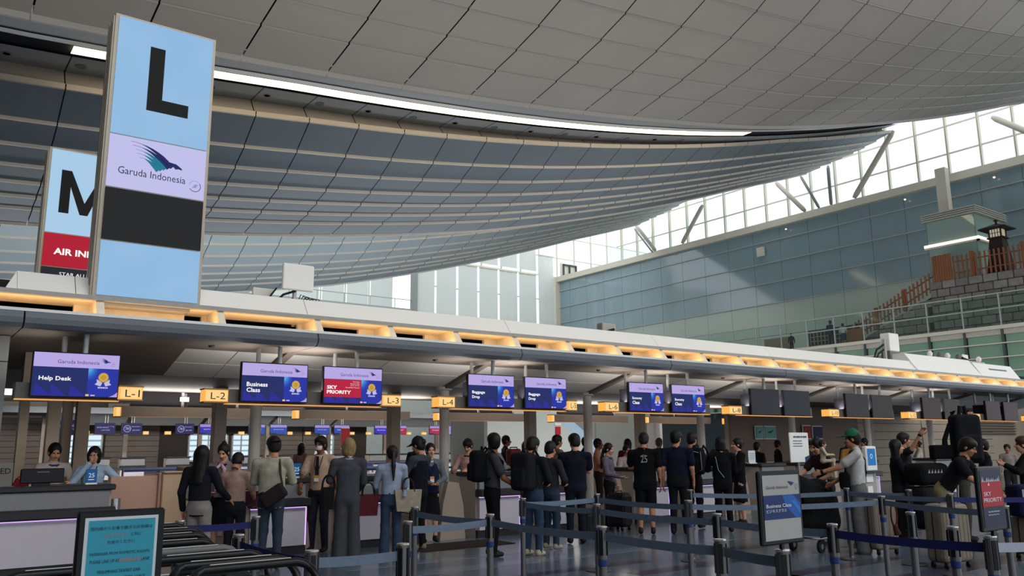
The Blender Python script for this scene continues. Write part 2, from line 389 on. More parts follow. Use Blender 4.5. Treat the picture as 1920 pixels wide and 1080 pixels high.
    # steel struts
    st = M('strut_steel', '#bdb8a9', .4, noise=.03); sd = M('strut_dark', '#8b8d87', .4, noise=.03)
    st_l = ['slanting cream steel strut, farthest along the clerestory near the blinds', 'cream steel strut leaning left below the ceiling edge, second along the clerestory', 'cream steel strut leaning right, middle of the clerestory',
            'thin grey damper strut beside the middle clerestory strut', 'upright grey post in the middle of the clerestory', 'long cream strut rising left to right under the ceiling tip', 'cream strut leaning right at the photo edge of the clerestory', 'thin grey damper beside the farthest strut']
    for i, (a, b, w, mt) in enumerate([((64.4, 63.0, 25.4), (64.4, 60.4, 22.2), .42, st), ((64.4, 53.6, 25.6), (64.4, 56.6, 22.2), .42, st), ((64.4, 44.8, 25.6), (64.4, 42.0, 22.2), .42, st), ((64.6, 42.3, 25.6), (64.6, 40.7, 22.2), .26, sd),
                                        ((64.6, 39.5, 25.8), (64.6, 39.5, 22.2), .3, sd), ((64.4, 33.2, 27.0), (64.4, 37.2, 22.2), .46, st), ((64.4, 25.6, 25.6), (64.4, 21.6, 22.2), .46, st), ((64.8, 63.8, 25.4), (64.8, 61.2, 22.2), .2, sd)]):
        o = MB(mt).tube([a, tuple((a[j]*.93+b[j]*.07) for j in range(3)), tuple((a[j]*.07+b[j]*.93) for j in range(3)), b], [w*.3, w*.5, w*.5, w*.36], 12).build('steel_strut', smooth=True)
        tag(o, st_l[i], 'strut', 'struts in the clerestory')
    # ---- far wall: blinds and windows
    wf = MB(M('far_wall_white', '#c9ccc4', .6)).box(14, 66, 79.3, 79.7, -.1, 16.4); wf.box(28, 46, 84.3, 84.6, 16.4, 17.2)
    wf = wf.build('wall_far'); tag(wf, 'pale far end wall below the roller blinds', kind='structure')
    w2 = MB(mull)
    for x in [46+2.93*i for i in range(14)]: w2.box(x-.06, x+.06, 79.3, 79.5, 16.4, 31)
    for z in (16.45, 19.6, 22.7, 25.2, 28): w2.box(46, 84, 79.32, 79.45, z-.06, z+.06)
    w2.box(67.0, 69.6, 79.1, 79.4, 20.6, 24.6)
    w2 = w2.build('window_2'); tag(w2, 'tall window wall at the far end behind white roller blinds', kind='structure')
    for i in range(13):
        x = 46+2.93*i
        for z0, z1 in ((16.5, 19.5), (19.7, 22.6), (22.8, 25.1), (25.3, 27.9)): MB(pane).box(x+.1, x+2.8, 79.4, 79.42, z0, z1).build('pane', w2)
    MB(M('dark_frame', '#4b5252', .5)).box(67.2, 67.35, 78.9, 79.3, 20.8, 24.4).box(69.3, 69.45, 78.9, 79.3, 20.8, 24.4).box(68.2, 68.35, 78.9, 79.3, 20.8, 24.4).box(67.2, 69.45, 78.9, 79.3, 24.3, 24.45).build('inner_frame', w2)
    w3 = MB(mull)
    for x in [28+2.93*i for i in range(7)]: w3.box(x-.05, x+.05, 84.3, 84.5, 17, 25)
    w3 = w3.build('window_3'); tag(w3, 'recessed far window behind the gallery rail', kind='structure')
    for i in range(6): MB(pane).box(28.1+2.93*i, 30.8+2.93*i, 84.4, 84.42, 17.2, 25).build('pane', w3)
    bl = bpy.data.materials.new('blind_fabric'); bl.use_nodes = True; nt = bl.node_tree; bb = nt.nodes['Principled BSDF']
    bb.inputs['Base Color'].default_value = lin('#d4d8d2'); bb.inputs['Roughness'].default_value = .8
    tl = nt.nodes.new('ShaderNodeBsdfTranslucent'); tl.inputs[0].default_value = lin('#d8ddd6'); mx = nt.nodes.new('ShaderNodeMixShader'); mx.inputs[0].default_value = .15
    nt.links.new(bb.outputs[0], mx.inputs[1]); nt.links.new(tl.outputs[0], mx.inputs[2]); nt.links.new(mx.outputs[0], nt.nodes['Material Output'].inputs[0])
    o_ = ['first', 'second', 'third', 'fourth', 'fifth', 'sixth', 'seventh', 'eighth', 'ninth', 'tenth']
    def blind(x0, x1, y, z0, z1, label, grp):
        t = thing('roller_blind', label, 'blind', (x0, y, z0), group=grp); off = (x0, y, z0)
        mb = MB(bl); n = 6; Z = [z0+(z1-z0)*i/6 for i in range(7)]
        V = [(x0+(x1-x0)*i/n, y+.03*math.sin(i*2.2), z) for z in Z for i in range(n+1)]
        mb.add(V, [(r*(n+1)+i, r*(n+1)+i+1, (r+1)*(n+1)+i+1, (r+1)*(n+1)+i) for r in range(6) for i in range(n)]).build('fabric', t, off, True)
        MB(cream).tube([(x0, y, z1+.06), (x1, y, z1+.06)], .09, 8).build('roller_tube', t, off)
    for i in range(5): blind(48.3+2.93*i, 50.95+2.93*i, 78.9, 9, 22.4, '%s tall white roller blind counted from the grey column on the far wall' % o_[i], 'tall roller blinds')
    blind(45.7, 48.05, 78.9, 9, 22.4, 'tall white roller blind directly right of the grey column', 'tall roller blinds')
    blind(62.95, 65.3, 78.7, 9, 25.0, 'tallest white roller blind beside the blue glass wall corner', 'tall roller blinds')
    for i in range(6): blind(45.6+2.93*i, 48.2+2.93*i, 79.1, 23.0, 27.5, '%s upper roller blind from the left, above the tall blinds' % o_[i], 'upper roller blinds')
    for i in range(5): blind(30.9+2.93*i, 33.5+2.93*i, 83.9, 17.2, 25, '%s recessed roller blind from the left behind the gallery rail' % o_[i], 'recessed roller blinds')
    tag(MB(M('grey_column', '#8f9692', .5)).box(45.1, 45.7, 78.6, 79.2, 8, 26).build('column'), 'grey steel column left of the tall blinds', 'column')
    g = thing('gallery', 'far gallery edge with a thin handrail left of the blinds', 'balcony', (28, 79, 15)); off = (28, 79, 15)
    MB(M('gallery_slab', '#9fa8a6', .5)).box(20, 45.1, 78.8, 84, 15.9, 16.6).build('slab', g, off)
    mb = MB(M('rail_grey'))
    for x in [22+3*i for i in range(8)]: mb.box(x, x+.06, 78.85, 78.92, 16.6, 17.6)
    mb.box(20, 45.1, 78.83, 78.93, 17.55, 17.62).build('handrail', g, off)
    # wall behind everything on the lower level
    lw = M('louvre_wall', '#8d8178', .6, noise=.05, nscale=1); lj = M('louvre_gap', '#4f4843', .8)
    wl = MB(lj).box(-20, 26.5, 52.3, 52.7, 0, 4.6).build('wall_back'); tag(wl, 'beige louvre clad wall behind the far check in island', kind='structure')
    wins = [(8.1, 9.85), (14.7, 16.9), (17.3, 18.3), (23.0, 23.9), (24.3, 26.0)]
    def solid(x): return not any(a-.1 < x < b+.1 for a, b in [(7.9, 10.1), (14.4, 18.5)])
    x = 4.2
    while x < 22.4:
        x1 = x+2.95
        segs = [(x, x1)] if solid(x+.3) and solid(x1-.3) and solid((x+x1)/2) else []
        for a, b in segs:
            for j in range(14): MB(lw).box(a, b-.06, 52.2, 52.32, .02+j*.305, .3+j*.305).build('board', wl)
        x = x1
    # holes are shown by windows standing proud of the cladding
    for i, (a, b) in enumerate(wins[:4]):
        w = MB(M('white_enamel')).box(a-.08, b+.08, 52.0, 52.2, .9, 1.0).box(a-.08, b+.08, 52.0, 52.2, 2.45, 2.55).box(a-.08, a, 52.0, 52.2, .9, 2.55).box(b, b+.08, 52.0, 52.2, .9, 2.55).box((a+b)/2-.03, (a+b)/2+.03, 52.0, 52.2, .9, 2.55).build('window_%d' % (i+4))
        tag(w, ['bright window left of the purple airline screen', 'wide bright window behind the woman in the dark jacket', 'narrow bright window beside a louvred column', 'narrow bright window behind the masked agent'][i], kind='structure')
        MB(em('#cfe4ee', 1.15)).box(a, (a+b)/2-.03, 52.12, 52.15, 1.0, 2.45).build('pane', w); MB(em('#cfe4ee', 1.15)).box((a+b)/2+.03, b, 52.12, 52.15, 1.0, 2.45).build('pane', w)
        mb = MB(em('#a9bfca', .8))
        for k in range(4): mb.box(a, b, 52.08, 52.11, 1.15+k*.32, 1.25+k*.32)
        mb.build('view_beyond', w)
    # beige panelled wall on the right under the canopy
    wb = MB(lj).box(28.6, 60, 19.4, 19.7, 0, 4.2).build('wall_side'); tag(wb, 'beige panelled wall behind the travellers at the right', kind='structure')
    for a, b in ((28.7, 32.9), (33.1, 37.2), (37.5, 44)):
        for j in range(11): MB(M('beige_panel', '#a79a8a', .6, noise=.05, nscale=1)).box(a, b, 19.3, 19.42, .02+j*.34, .34+j*.34).build('board', wb)
    MB(M('beige_panel')).box(32.9, 33.1, 19.25, 19.42, 0, 3.8).box(37.2, 37.5, 19.25, 19.42, 0, 3.8).box(44, 60, 19.3, 19.42, 0, 3.8).build('pilaster', wb)
    for j in range(6): MB(M('louvre_dark', '#5d5348', .7)).box(41.6, 46.5, 19.2, 19.3, 1.95+j*.13, 2.0+j*.13).build('slat', wb)
    # the parts of the hall outside the view: plain walls and roof that keep it an interior
    hw = M('hall_wall', '#7d7a75', .8)
    tag(MB(hw).box(-38.3, -38, -28, 120, 0, 24).build('wall_left'), 'plain left end wall of the hall', kind='structure')
    tag(MB(hw).box(-38, 90, -28.3, -28, 0, 1.2).box(-38, 90, -28.3, -28, 15, 26).build('wall_near'), 'kerbside wall behind the viewer with a tall glazed opening', kind='structure')
    tag(MB(hw).box(-38, -7.1, -28, 80, 16.5, 16.8).box(-7.1, 64, -28, -20, 20, 20.3).box(-7.1, 64, -5, -.8, 20, 20.3).build('ceiling'), 'plain ceiling with an added skylight slot behind the viewer', kind='structure')  # slot added to let daylight in from behind the viewer
structure()

# ================================================================ upper deck with the old-town stage set
def deck():
    fl = MB(M('deck_slab', '#b9b4a8', .5)).box(50.05, 66.2, 12, 79, 7.55, 8.0).build('floor'); tag(fl, 'upper deck floor slab with a cream edge', kind='structure')
    MB(M('cream_steel')).box(49.85, 50.05, 12, 79, 7.85, 8.06).build('edge_trim', fl)
    wd = MB(M('wall_void')).box(50.3, 50.5, 12, 79, 0, 7.9).build('wall_deck'); tag(wd, 'pale green glass fascia below the upper deck', kind='structure')
    gr = glassy('green_glass', '#7fa18c', .2, .4); dk = M('dark_post', '#4d5553', .5)
    y = 20.75-2.08*4; zs = [7.83, 7.05, 6.27, 5.49, 4.71, 3.93]
    while y < 60:
        for a, b in zip(zs[1:], zs[:-1]): MB(gr).box(50.15, 50.2, y+.1, y+1.98, a+.03, b-.03).build('pane', wd)
        MB(dk).box(49.95, 50.15, y-.06, y+.06, 3.5, 7.83).build('post', wd)
        y += 2.08
    for z in zs[1:]: MB(M('cream_steel')).box(49.9, 50.0, 12, 79, z-.035, z+.035).build('transom', wd)
    r = thing('glass_railing', 'glass railing with grey posts along the upper deck edge', 'railing', (50, 40, 8)); off = (50, 40, 8)
    y = 20.75-2.08*3; gl = clear('rail_glass', '#eef6f3', .985, .012); rg = M('rail_grey')
    while y < 58:
        MB(rg).box(50.0, 50.07, y-.035, y+.035, 8.0, 9.9).build('post', r, off)
        MB(gl).box(50.02, 50.04, y+.05, y+2.03, 8.1, 9.88).build('pane', r, off); y += 2.08
    MB(rg).box(49.98, 50.08, 14, 60, 9.87, 9.93).build('top_rail', r, off); MB(rg).tube([(49.9, 14, 9.03), (49.9, 60, 9.03)], .04, 8).build('handrail', r, off)
    # stone rampart
    s = thing('stone_rampart', 'dark grey block stone rampart with a sloping ramp side on the upper deck', 'stone wall', (52.5, 25, 8)); off = (52.5, 25, 8)
    MB(M('mortar', '#33322f', .95)).box(52.1, 56, 14, 25.5, 8, 11.5).prism([(25.5, 8), (25.5, 10.75), (31.6, 8)], 52.5, 55.5, 'x').build('core', s, off)
    cols = [M('stone_%d' % i, c, .9, noise=.14, nscale=4, bump=.4) for i, c in enumerate(('#77746e', '#7f7c77', '#6e6c68'))]
    rr = random.Random(3)
    for j in range(7):
        z0 = 8.02+j*.5; z1 = z0+.46; y = 25.5-(.42 if j % 2 else 0)
        if j % 2: MB(cols[0]).rbox(52.0, 52.25, 25.12, 25.5, z0, z1, .03, 1).build('stone', s, off)
        while y > 15:
            w = .84+rr.uniform(-.06, .06); MB(cols[rr.randrange(3)]).rbox(52.0-rr.uniform(0, .03), 52.25, y-w+.04, y, z0, z1, .03, 1).build('stone', s, off); y -= w
    line = lambda y: 8.0+(31.6-y)*.465
    for j in range(6):
        z0 = 8.02+j*.5; z1 = z0+.46; y = 25.55+(.4 if j % 2 else 0)
        while y < 31.2:
            y1 = y+.82; q = [(y, z0), (y1, min(z0, line(y1))), (y1, min(z1, line(y1))), (y, min(z1, line(y)))]
            if line(y) > z0+.12: MB(cols[rr.randrange(3)]).prism([(a, max(b, z0)) for a, b in q], 52.35, 52.6, 'x').build('stone', s, off)
            y = y1+.04
    # wooden fence
    wd_ = M('fence_wood', '#7c5138', .7, noise=.15, nscale=6, stretch=(1, 1, .3)); fo = (52.3, 25, 8)
    fe = thing('wooden_fence', 'reddish brown picket fence climbing the rampart ramp and crossing its top', 'fence', fo)
    y = 31.7
    while y > 25.45:
        b = max(line(y)+.08, 8.05); MB(wd_).box(52.2, 52.26, y-.045, y+.045, b, b+1.28).build('picket', fe, fo); y -= .265
    for d in (.35, .95): MB(wd_).bar((52.3, 31.8, line(31.8)+.1+d), (52.3, 25.3, line(25.3)+.1+d), .07).build('rail', fe, fo)
    for y in (31.4, 29.4, 27.4): MB(wd_).box(52.25, 52.42, y-.1, y+.1, line(y), line(y)+1.45).build('post', fe, fo)
    for i in range(8): MB(wd_).box(52.1, 52.16, 25.3-i*.15-.135, 25.3-i*.15, 11.5, 13.15+.02*(i % 2)).build('board', fe, fo)
    y = 24.0
    while y > 16:
        MB(wd_).box(52.14, 52.2, y-.045, y+.045, 11.52, 12.95).build('picket', fe, fo); y -= .27
    for z in (11.9, 12.6): MB(wd_).box(52.2, 52.27, 16, 24.1, z-.035, z+.035).build('rail', fe, fo)
    for y in (22.9, 20.0, 17.4): MB(wd_).box(52.18, 52.36, y-.11, y+.11, 11.5, 13.1).build('post', fe, fo)
    # lattice stand at the ramp foot
    la = thing('lattice_screen', 'low wooden lattice screen and stall behind the deck railing', 'screen', (51.6, 31.5, 8)); lo = (51.6, 31.5, 8)
    MB(M('navy_cloth', '#232838', .9)).box(51.8, 51.9, 31.0, 34.3, 8.05, 9.45).build('curtain', la, lo)
    for i in range(11): MB(M('pale_wood', '#8f8474', .7)).box(51.6, 51.66, 31.2+i*.28, 31.26+i*.28, 8.1, 9.3).build('slat', la, lo)
    for i in range(4): MB(M('pale_wood')).box(51.58, 51.62, 31.2, 34.0, 8.3+i*.3, 8.35+i*.3).build('slat', la, lo)
    MB(wd_).box(51.5, 51.75, 30.0, 31.1, 8.02, 9.15).build('stall', la, lo)
    MB(M('beige_board', '#8c7d68', .8)).box(52, 52.1, 35.9, 38.2, 8.0, 9.25).build('board', la, lo)
    # lantern
    L = thing('wooden_lantern', 'dark wooden lantern tower with a lit paper window above the fence', 'lantern', (54, 22, 11.5)); o = (54, 22, 11.5)
    dkw = M('dark_wood', '#2c231f', .7)
    def pyr(mb, z0, z1, a, b): mb.add([(54+sx*w, 22+sy*w, z) for z, w in ((z0, a), (z1, b)) for sx, sy in ((-1, -1), (1, -1), (1, 1), (-1, 1))], [(3, 2, 1, 0), (4, 5, 6, 7), (0, 1, 5, 4), (1, 2, 6, 5), (2, 3, 7, 6), (3, 0, 4, 7)])
    mb = MB(dkw); pyr(mb, 11.5, 13.9, .62, .36); mb.build('tower', L, o)
    mb = MB(dkw); pyr(mb, 13.9, 13.98, .46, .46)
    for sx, sy in ((-1, -1), (1, -1), (1, 1), (-1, 1)): mb.box(54+sx*.34-.04, 54+sx*.34+.04, 22+sy*.34-.04, 22+sy*.34+.04, 13.98, 14.5)
    mb.build('frame', L, o)
    MB(em('#cfc3ac', .62)).box(53.68, 54.32, 21.68, 22.32, 14.0, 14.48).build('paper_window', L, o)
    mb = MB(dkw)
    for i in (-.16, 0, .16): mb.box(53.64, 53.68, 22+i-.012, 22+i+.012, 14, 14.5)
    mb.box(53.64, 53.68, 21.68, 22.32, 14.23, 14.26).build('muntins', L, o)
    mb = MB(dkw); pyr(mb, 14.48, 14.56, .8, .78); pyr(mb, 14.56, 14.85, .76, .12); pyr(mb, 14.85, 15.05, .05, .05); pyr(mb, 15.05, 15.15, .12, .03); mb.build('roof', L, o)
    # glazed lift shaft
    e = thing('glass_lift_shaft', 'square glass lift shaft with a louvred crown and a lit strip', 'lift', (56, 24.1, 8)); eo = (56, 24.1, 8)
    gl2 = clear('lift_glass', '#c4dad4', .62, .06)
    for a in ((56, 56.04, 24.1, 27.3), (56, 60.2, 24.1, 24.14), (60.16, 60.2, 24.1, 27.3), (56, 60.2, 27.26, 27.3)): MB(gl2).box(*a, 8, 16.4).build('pane', e, eo)
    mb = MB(M('lift_crown', '#a8a89c', .4))
    for z in (16.42, 16.56, 16.7, 16.84): mb.box(55.8, 60.4, 23.9, 27.5, z, z+.09)
    mb.build('crown', e, eo)
    MB(M('cream_steel')).box(55.85, 56.0, 23.9, 27.5, 14.5, 14.62).box(55.85, 59.0, 23.9, 24.05, 14.5, 14.62).build('strip_housing', e, eo)
    MB(em('#fff0d8', 1.5)).box(55.85, 56.0, 23.9, 27.5, 14.62, 14.82).box(55.85, 59.0, 23.9, 24.05, 14.62, 14.82).build('light_strip', e, eo)
    MB(M('cream_steel')).box(57, 57.3, 25.5, 25.8, 8, 14.4).box(56.4, 58.5, 24.6, 27, 13.9, 14.2).build('lift_car_frame', e, eo)
    tag(MB(M('cream_steel')).box(61.7, 62.3, 28.25, 29.0, 8, 21.9).build('column'), 'square cream column rising behind the glass lift shaft', 'column')
    tag(MB(M('cream_steel')).rbox(65.6, 65.9, 47.6, 48.4, 19.3, 20.2, .05).build('speaker_box'), 'small square cream speaker box on the blue glass wall', 'speaker')
    for i, y in enumerate((33.5, 26.5, 45.0)):
        tag(MB(em('#ffe6cc', 1.6)).lathe([(.06, 21.3), (.1, 21.36), (.06, 21.42)], 10, (65.7, y)).build('spot_lamp'), ['tiny spot lamp near the top of the blue glass, left of the cream column', 'tiny spot lamp right of the cream column on blue glass', 'tiny spot lamp farthest left under the cream beam'][i], 'lamp', 'spot lamps')
deck()
# ================================================================ check-in island roof
STEEL = lambda: M('column_paint', '#cdc8bf', .45, noise=.03, nscale=2)
SQ = lambda: M('post_taupe', '#a3958a', .5, noise=.04, nscale=2)
def canopy():
    off = (0, 12.2, 3.1)
    t = thing('check_in_canopy', 'long canopy roof over the check in counters with grey edge and lit slots', 'canopy', off)
    gr = M('fascia_grey', '#686d72', .45, noise=.03, nscale=1); wh = M('white_enamel'); so = M('soffit_taupe', '#6f665f', .6, noise=.04, nscale=1)
    x = 1.28-3*4.0
    prof = [(12.2, 3.13), (12.14, 3.18), (12.12, 3.25), (12.16, 3.33), (12.3, 3.33), (12.3, 3.13)]
    i = 0
    while x < 36:
        MB(gr).prism(prof, x+.01, x+4.0-.01, 'x').build('fascia_panel', t, off)
        MB(so).box(x+.008, x+4.0-.008, 12.3, 13.5, 3.13, 3.18).build('soffit_panel', t, off)
        MB(M('sensor_black', '#1c1c1c', .5)).lathe([(.03, 3.1), (.05, 3.12), (.05, 3.14)], 10, (x+2.6, 12.9)).build('sensor', t, off)
        x += 4.0
    MB(wh).box(-10, 36, 12.16, 12.32, 3.335, 3.375).build('lip', t, off)
    MB(M('ceiling_void')).box(-10, 36, 13.2, 13.3, 3.2, 3.9).build('slot_void', t, off)
    MB(M('cream_underside', '#e8dcc8', .6)).box(-10, 36, 12.32, 13.1, 3.335, 3.35).build('tray', t, off)
    MB(em('#ffcf92', 6.5)).box(-10, 36, 12.42, 12.56, 3.352, 3.372).build('light_strip', t, off)
    # cream underside between the fins, fins and infill beside each slot
    cu = M('cream_underside')
    xs = [-8.2, -6.2, -4.2, -2.2, .0, 2.2, 3.85, 5.4]
    while xs[-1] < 34: xs.append(xs[-1]+1.32)
    for a, b in zip(xs[:-1], xs[1:]):
        MB(cu).prism([(12.5, 3.635), (12.75, 3.605), (13.05, 3.575), (13.05, 3.61), (12.5, 3.66)], a+.012, b-.012, 'x').build('underside_panel', t, off)
        MB(cu).prism([(12.3, 3.375), (12.5, 3.635), (13.05, 3.6), (13.05, 3.375)], b-.05, b+.05, 'x').build('fin', t, off)
        w = .34 if b > 5.5 else .12
        MB(cu).box(b-w, b-.05, 12.98, 13.05, 3.375, 3.605).build('infill', t, off)
    MB(cu).box(1.95, 3.45, 12.9, 13.0, 3.375, 3.61).build('infill', t, off)
    # parapet
    pw = M('parapet_white', '#eeebe4', .28, noise=.02, nscale=.5)
    xp = [1.2, 1.9, 5.25, 9.3, 13.3, 17.3, 21.3, 24.2]
    for a, b in zip(xp[:-1], xp[1:]):
        MB(pw).prism([(12.46, 3.63), (12.5, 3.66), (12.72, 3.95), (13.2, 3.95), (13.2, 3.63)], a+.005, b-.005, 'x').build('parapet_panel', t, off)
    MB(M('steel_trim', '#9c9a96', .35)).box(-10, 31.5, 12.42, 12.52, 3.6, 3.66).build('drip_edge', t, off)
    MB(pw).add([(1.2, 12.46, 3.63), (1.2, 12.72, 3.95), (1.2, 13.2, 3.95), (1.2, 13.2, 3.63), (1.05, 12.46, 3.63), (1.05, 13.2, 3.63)], [(0, 1, 4), (1, 2, 5, 4), (2, 3, 5)]).build('parapet_end', t, off)
    MB(pw).prism([(12.44, 3.63), (12.85, 4.2), (14.2, 4.2), (14.2, 3.63)], 24.2, 28.2, 'x').build('raised_panel', t, off)
    MB(pw).prism([(12.44, 3.63), (12.75, 4.12), (14.2, 4.12), (14.2, 3.63)], 28.22, 31, 'x').build('raised_panel', t, off)
    MB(M('vent_grey')).prism([(12.5, 3.66), (12.64, 3.96), (12.7, 3.96), (12.7, 3.66)], 29.1, 30.4, 'x').build('vent', t, off)
    MB(M('roof_deck', '#8f8c88', .7)).box(-10, 31, 13.2, 18.4, 3.5, 3.6).build('roof_deck', t, off)
    # taupe ceiling behind, white inclined panels, cantilever beams
    MB(so).prism([(13.5, 3.13), (14.75, 2.8), (14.75, 2.84), (13.5, 3.17)], -10, 3.66, 'x').box(-10, 36, 14.75, 19.3, 2.8, 2.86).build('inner_soffit', t, off)
    wp = M('inclined_white', '#cfcecb', .5, noise=.03, nscale=1)
    cx = [5.3+3.97*i for i in range(8)]
    st = [3.68]+cx; en = cx+[36]
    for a, b in zip(st, en):
        m_ = (a+b)/2
        for xa, xb in ((a+(.09 if a > 4 else -.02), m_-.01), (m_+.01, b-.09)):
            for ya, za, yb, zb in ((13.5, 3.13, 14.1, 2.975), (14.13, 2.965, 14.75, 2.8)):
                MB(wp).prism([(ya, za), (yb, zb), (yb, zb+.04), (ya, za+.04)], xa, xb, 'x').build('inclined_panel', t, off)
    MB(so).box(3.66, 36, 13.5, 14.8, 3.2, 3.24).build('upper_soffit', t, off)
    for c in cx: MB(so).prism([(13.2, 3.14), (14.8, 2.72), (14.8, 2.86), (13.2, 3.2)], c-.07, c+.07, 'x').build('cantilever_beam', t, off)
    # columns
    for i, c in enumerate(cx[:7]):
        o = MB(STEEL()).lathe([(.13, 0), (.1, .03), (.1, 2.72), (.16, 2.74), (.16, 2.8)], 20, (c, 14.8)).build('column', smooth=False)
        tag(o, ['round column behind the business class screen', 'round white column beside the L-4 box', 'round column between the baggage drop screens and L-6', 'round column right of the economy screens', 'round column behind the first pair of blank screens', 'round column behind the second pair of blank screens', 'round column farthest right by the panelled wall'][i], 'column', 'round columns')
    sq = [5.35+3.95*i for i in range(7)]
    for i, c in enumerate(sq):
        o = MB(SQ()).rbox(c-.12, c+.12, 16.9, 17.14, 0, 2.82, .012, 1).build('column')
        tag(o, ['square post directly under the L-2 box', 'square post beside the L-3 box', 'square post right of the baggage drop screens', 'square post under the first economy screen', 'square post behind the suited agent with a badge', 'square post behind the green cap man', 'square post farthest right'][i], 'column', 'square posts')
    for i, (x, w, y) in enumerate(((1.6, .12, 14), (2.02, .17, 14.2), (2.42, .14, 15.6), (2.62, .2, 15.4))):
        tag(MB(M('cream_column', '#b39f8a', .55, noise=.04)).box(x-w/2, x+w/2, y, y+.2, 0, 2.8 if y > 14.1 else 3.0).build('column'), ['first beige post left below the help desk screen', 'second beige post below the help desk screen', 'third beige post below the help desk screen', 'widest beige post right of the others under the help desk screen'][i], 'column', 'beige posts')
    mb = MB(M('pier_grey', '#8d8f8e', .5, noise=.03)).box(-1.5, 1.245, 13.16, 13.5, 0, 2.76).box(-1.5, 1.245, 13.16, 13.5, 2.775, 3.12)
    tag(mb.build('column'), 'wide grey clad pier at the left photo edge', 'pier')
canopy()

# ================================================================ logo and sign drawings (flat print on the displays)
def dashes(mb, x, z, w, h, y, mat, n=5):
    mb.use(mat); r = random.Random(int(x*997)+int(z*331)); a = 0
    while a < w*.97:
        b = min(w, a+w/n*r.uniform(.5, 1.3)); mb.poly([(x+a, y, z), (x+b, y, z), (x+b, y, z+h), (x+a, y, z+h)]); a = b+w*.03
    return mb
def bird(mb, x, z, s, y, simple=False):
    """airline emblem: sweeping feathers and an eagle head, s = width"""
    nv, tl = em('#1c2560', .9), em('#1f7c95', .9)
    n = 3 if simple else 5
    for i in range(n):
        a = 5/n*i; mb.use(nv if a < 2 else tl)
        x0 = x+s*(.0+.045*a); z0 = z+s*(.42-.075*a); pts_u = []; pts_l = []
        ex = x+s*(.80-.066*a); ez = z+s*(.02-.03*a)
        for k in range(9):
            q = k/8; px = x0+(ex-x0)*q; pz = z0+(ez-z0)*(q**2.1); th = s*(.006+.05*min(1, max(0, (q-.25)/.5))*(1.5 if simple else 1))
            pts_u.append((px+th*.5, y, pz+th*.5)); pts_l.append((px-th*.5, y, pz-th*.5))
        mb.add(pts_u+pts_l, [(k, k+1, 10+k, 9+k) for k in range(8)])
    mb.use(nv); mb.poly([(x+s*.74, y, z+s*.13), (x+s*.88, y, z+s*.11), (x+s*.99, y, z+s*.035), (x+s, y, z-s*.0), (x+s*.93, y, z+s*.015), (x+s*.87, y, z+s*.0)])
    return mb
def ring(mb, cx, cz, r, y, mat):
    mb.use(mat).disc((cx, cz), r, y, 24, -2.6, .7, r*.88)
    for i in range(7):
        a = .95+i*.33; mb.disc((cx+r*.95*math.cos(a), cz+r*.95*math.sin(a)), r*.07, y, 6)
    for i in (-1, 0, 1): mb.poly([(cx-r*.5+i*r*.1, y, cz+i*r*.22-r*.12), (cx+r*.1+i*r*.1, y, cz+i*r*.22+r*.12), (cx+r*.5+i*r*.1, y, cz+i*r*.22), (cx+r*.1+i*r*.1, y, cz+i*r*.22)])
    return mb

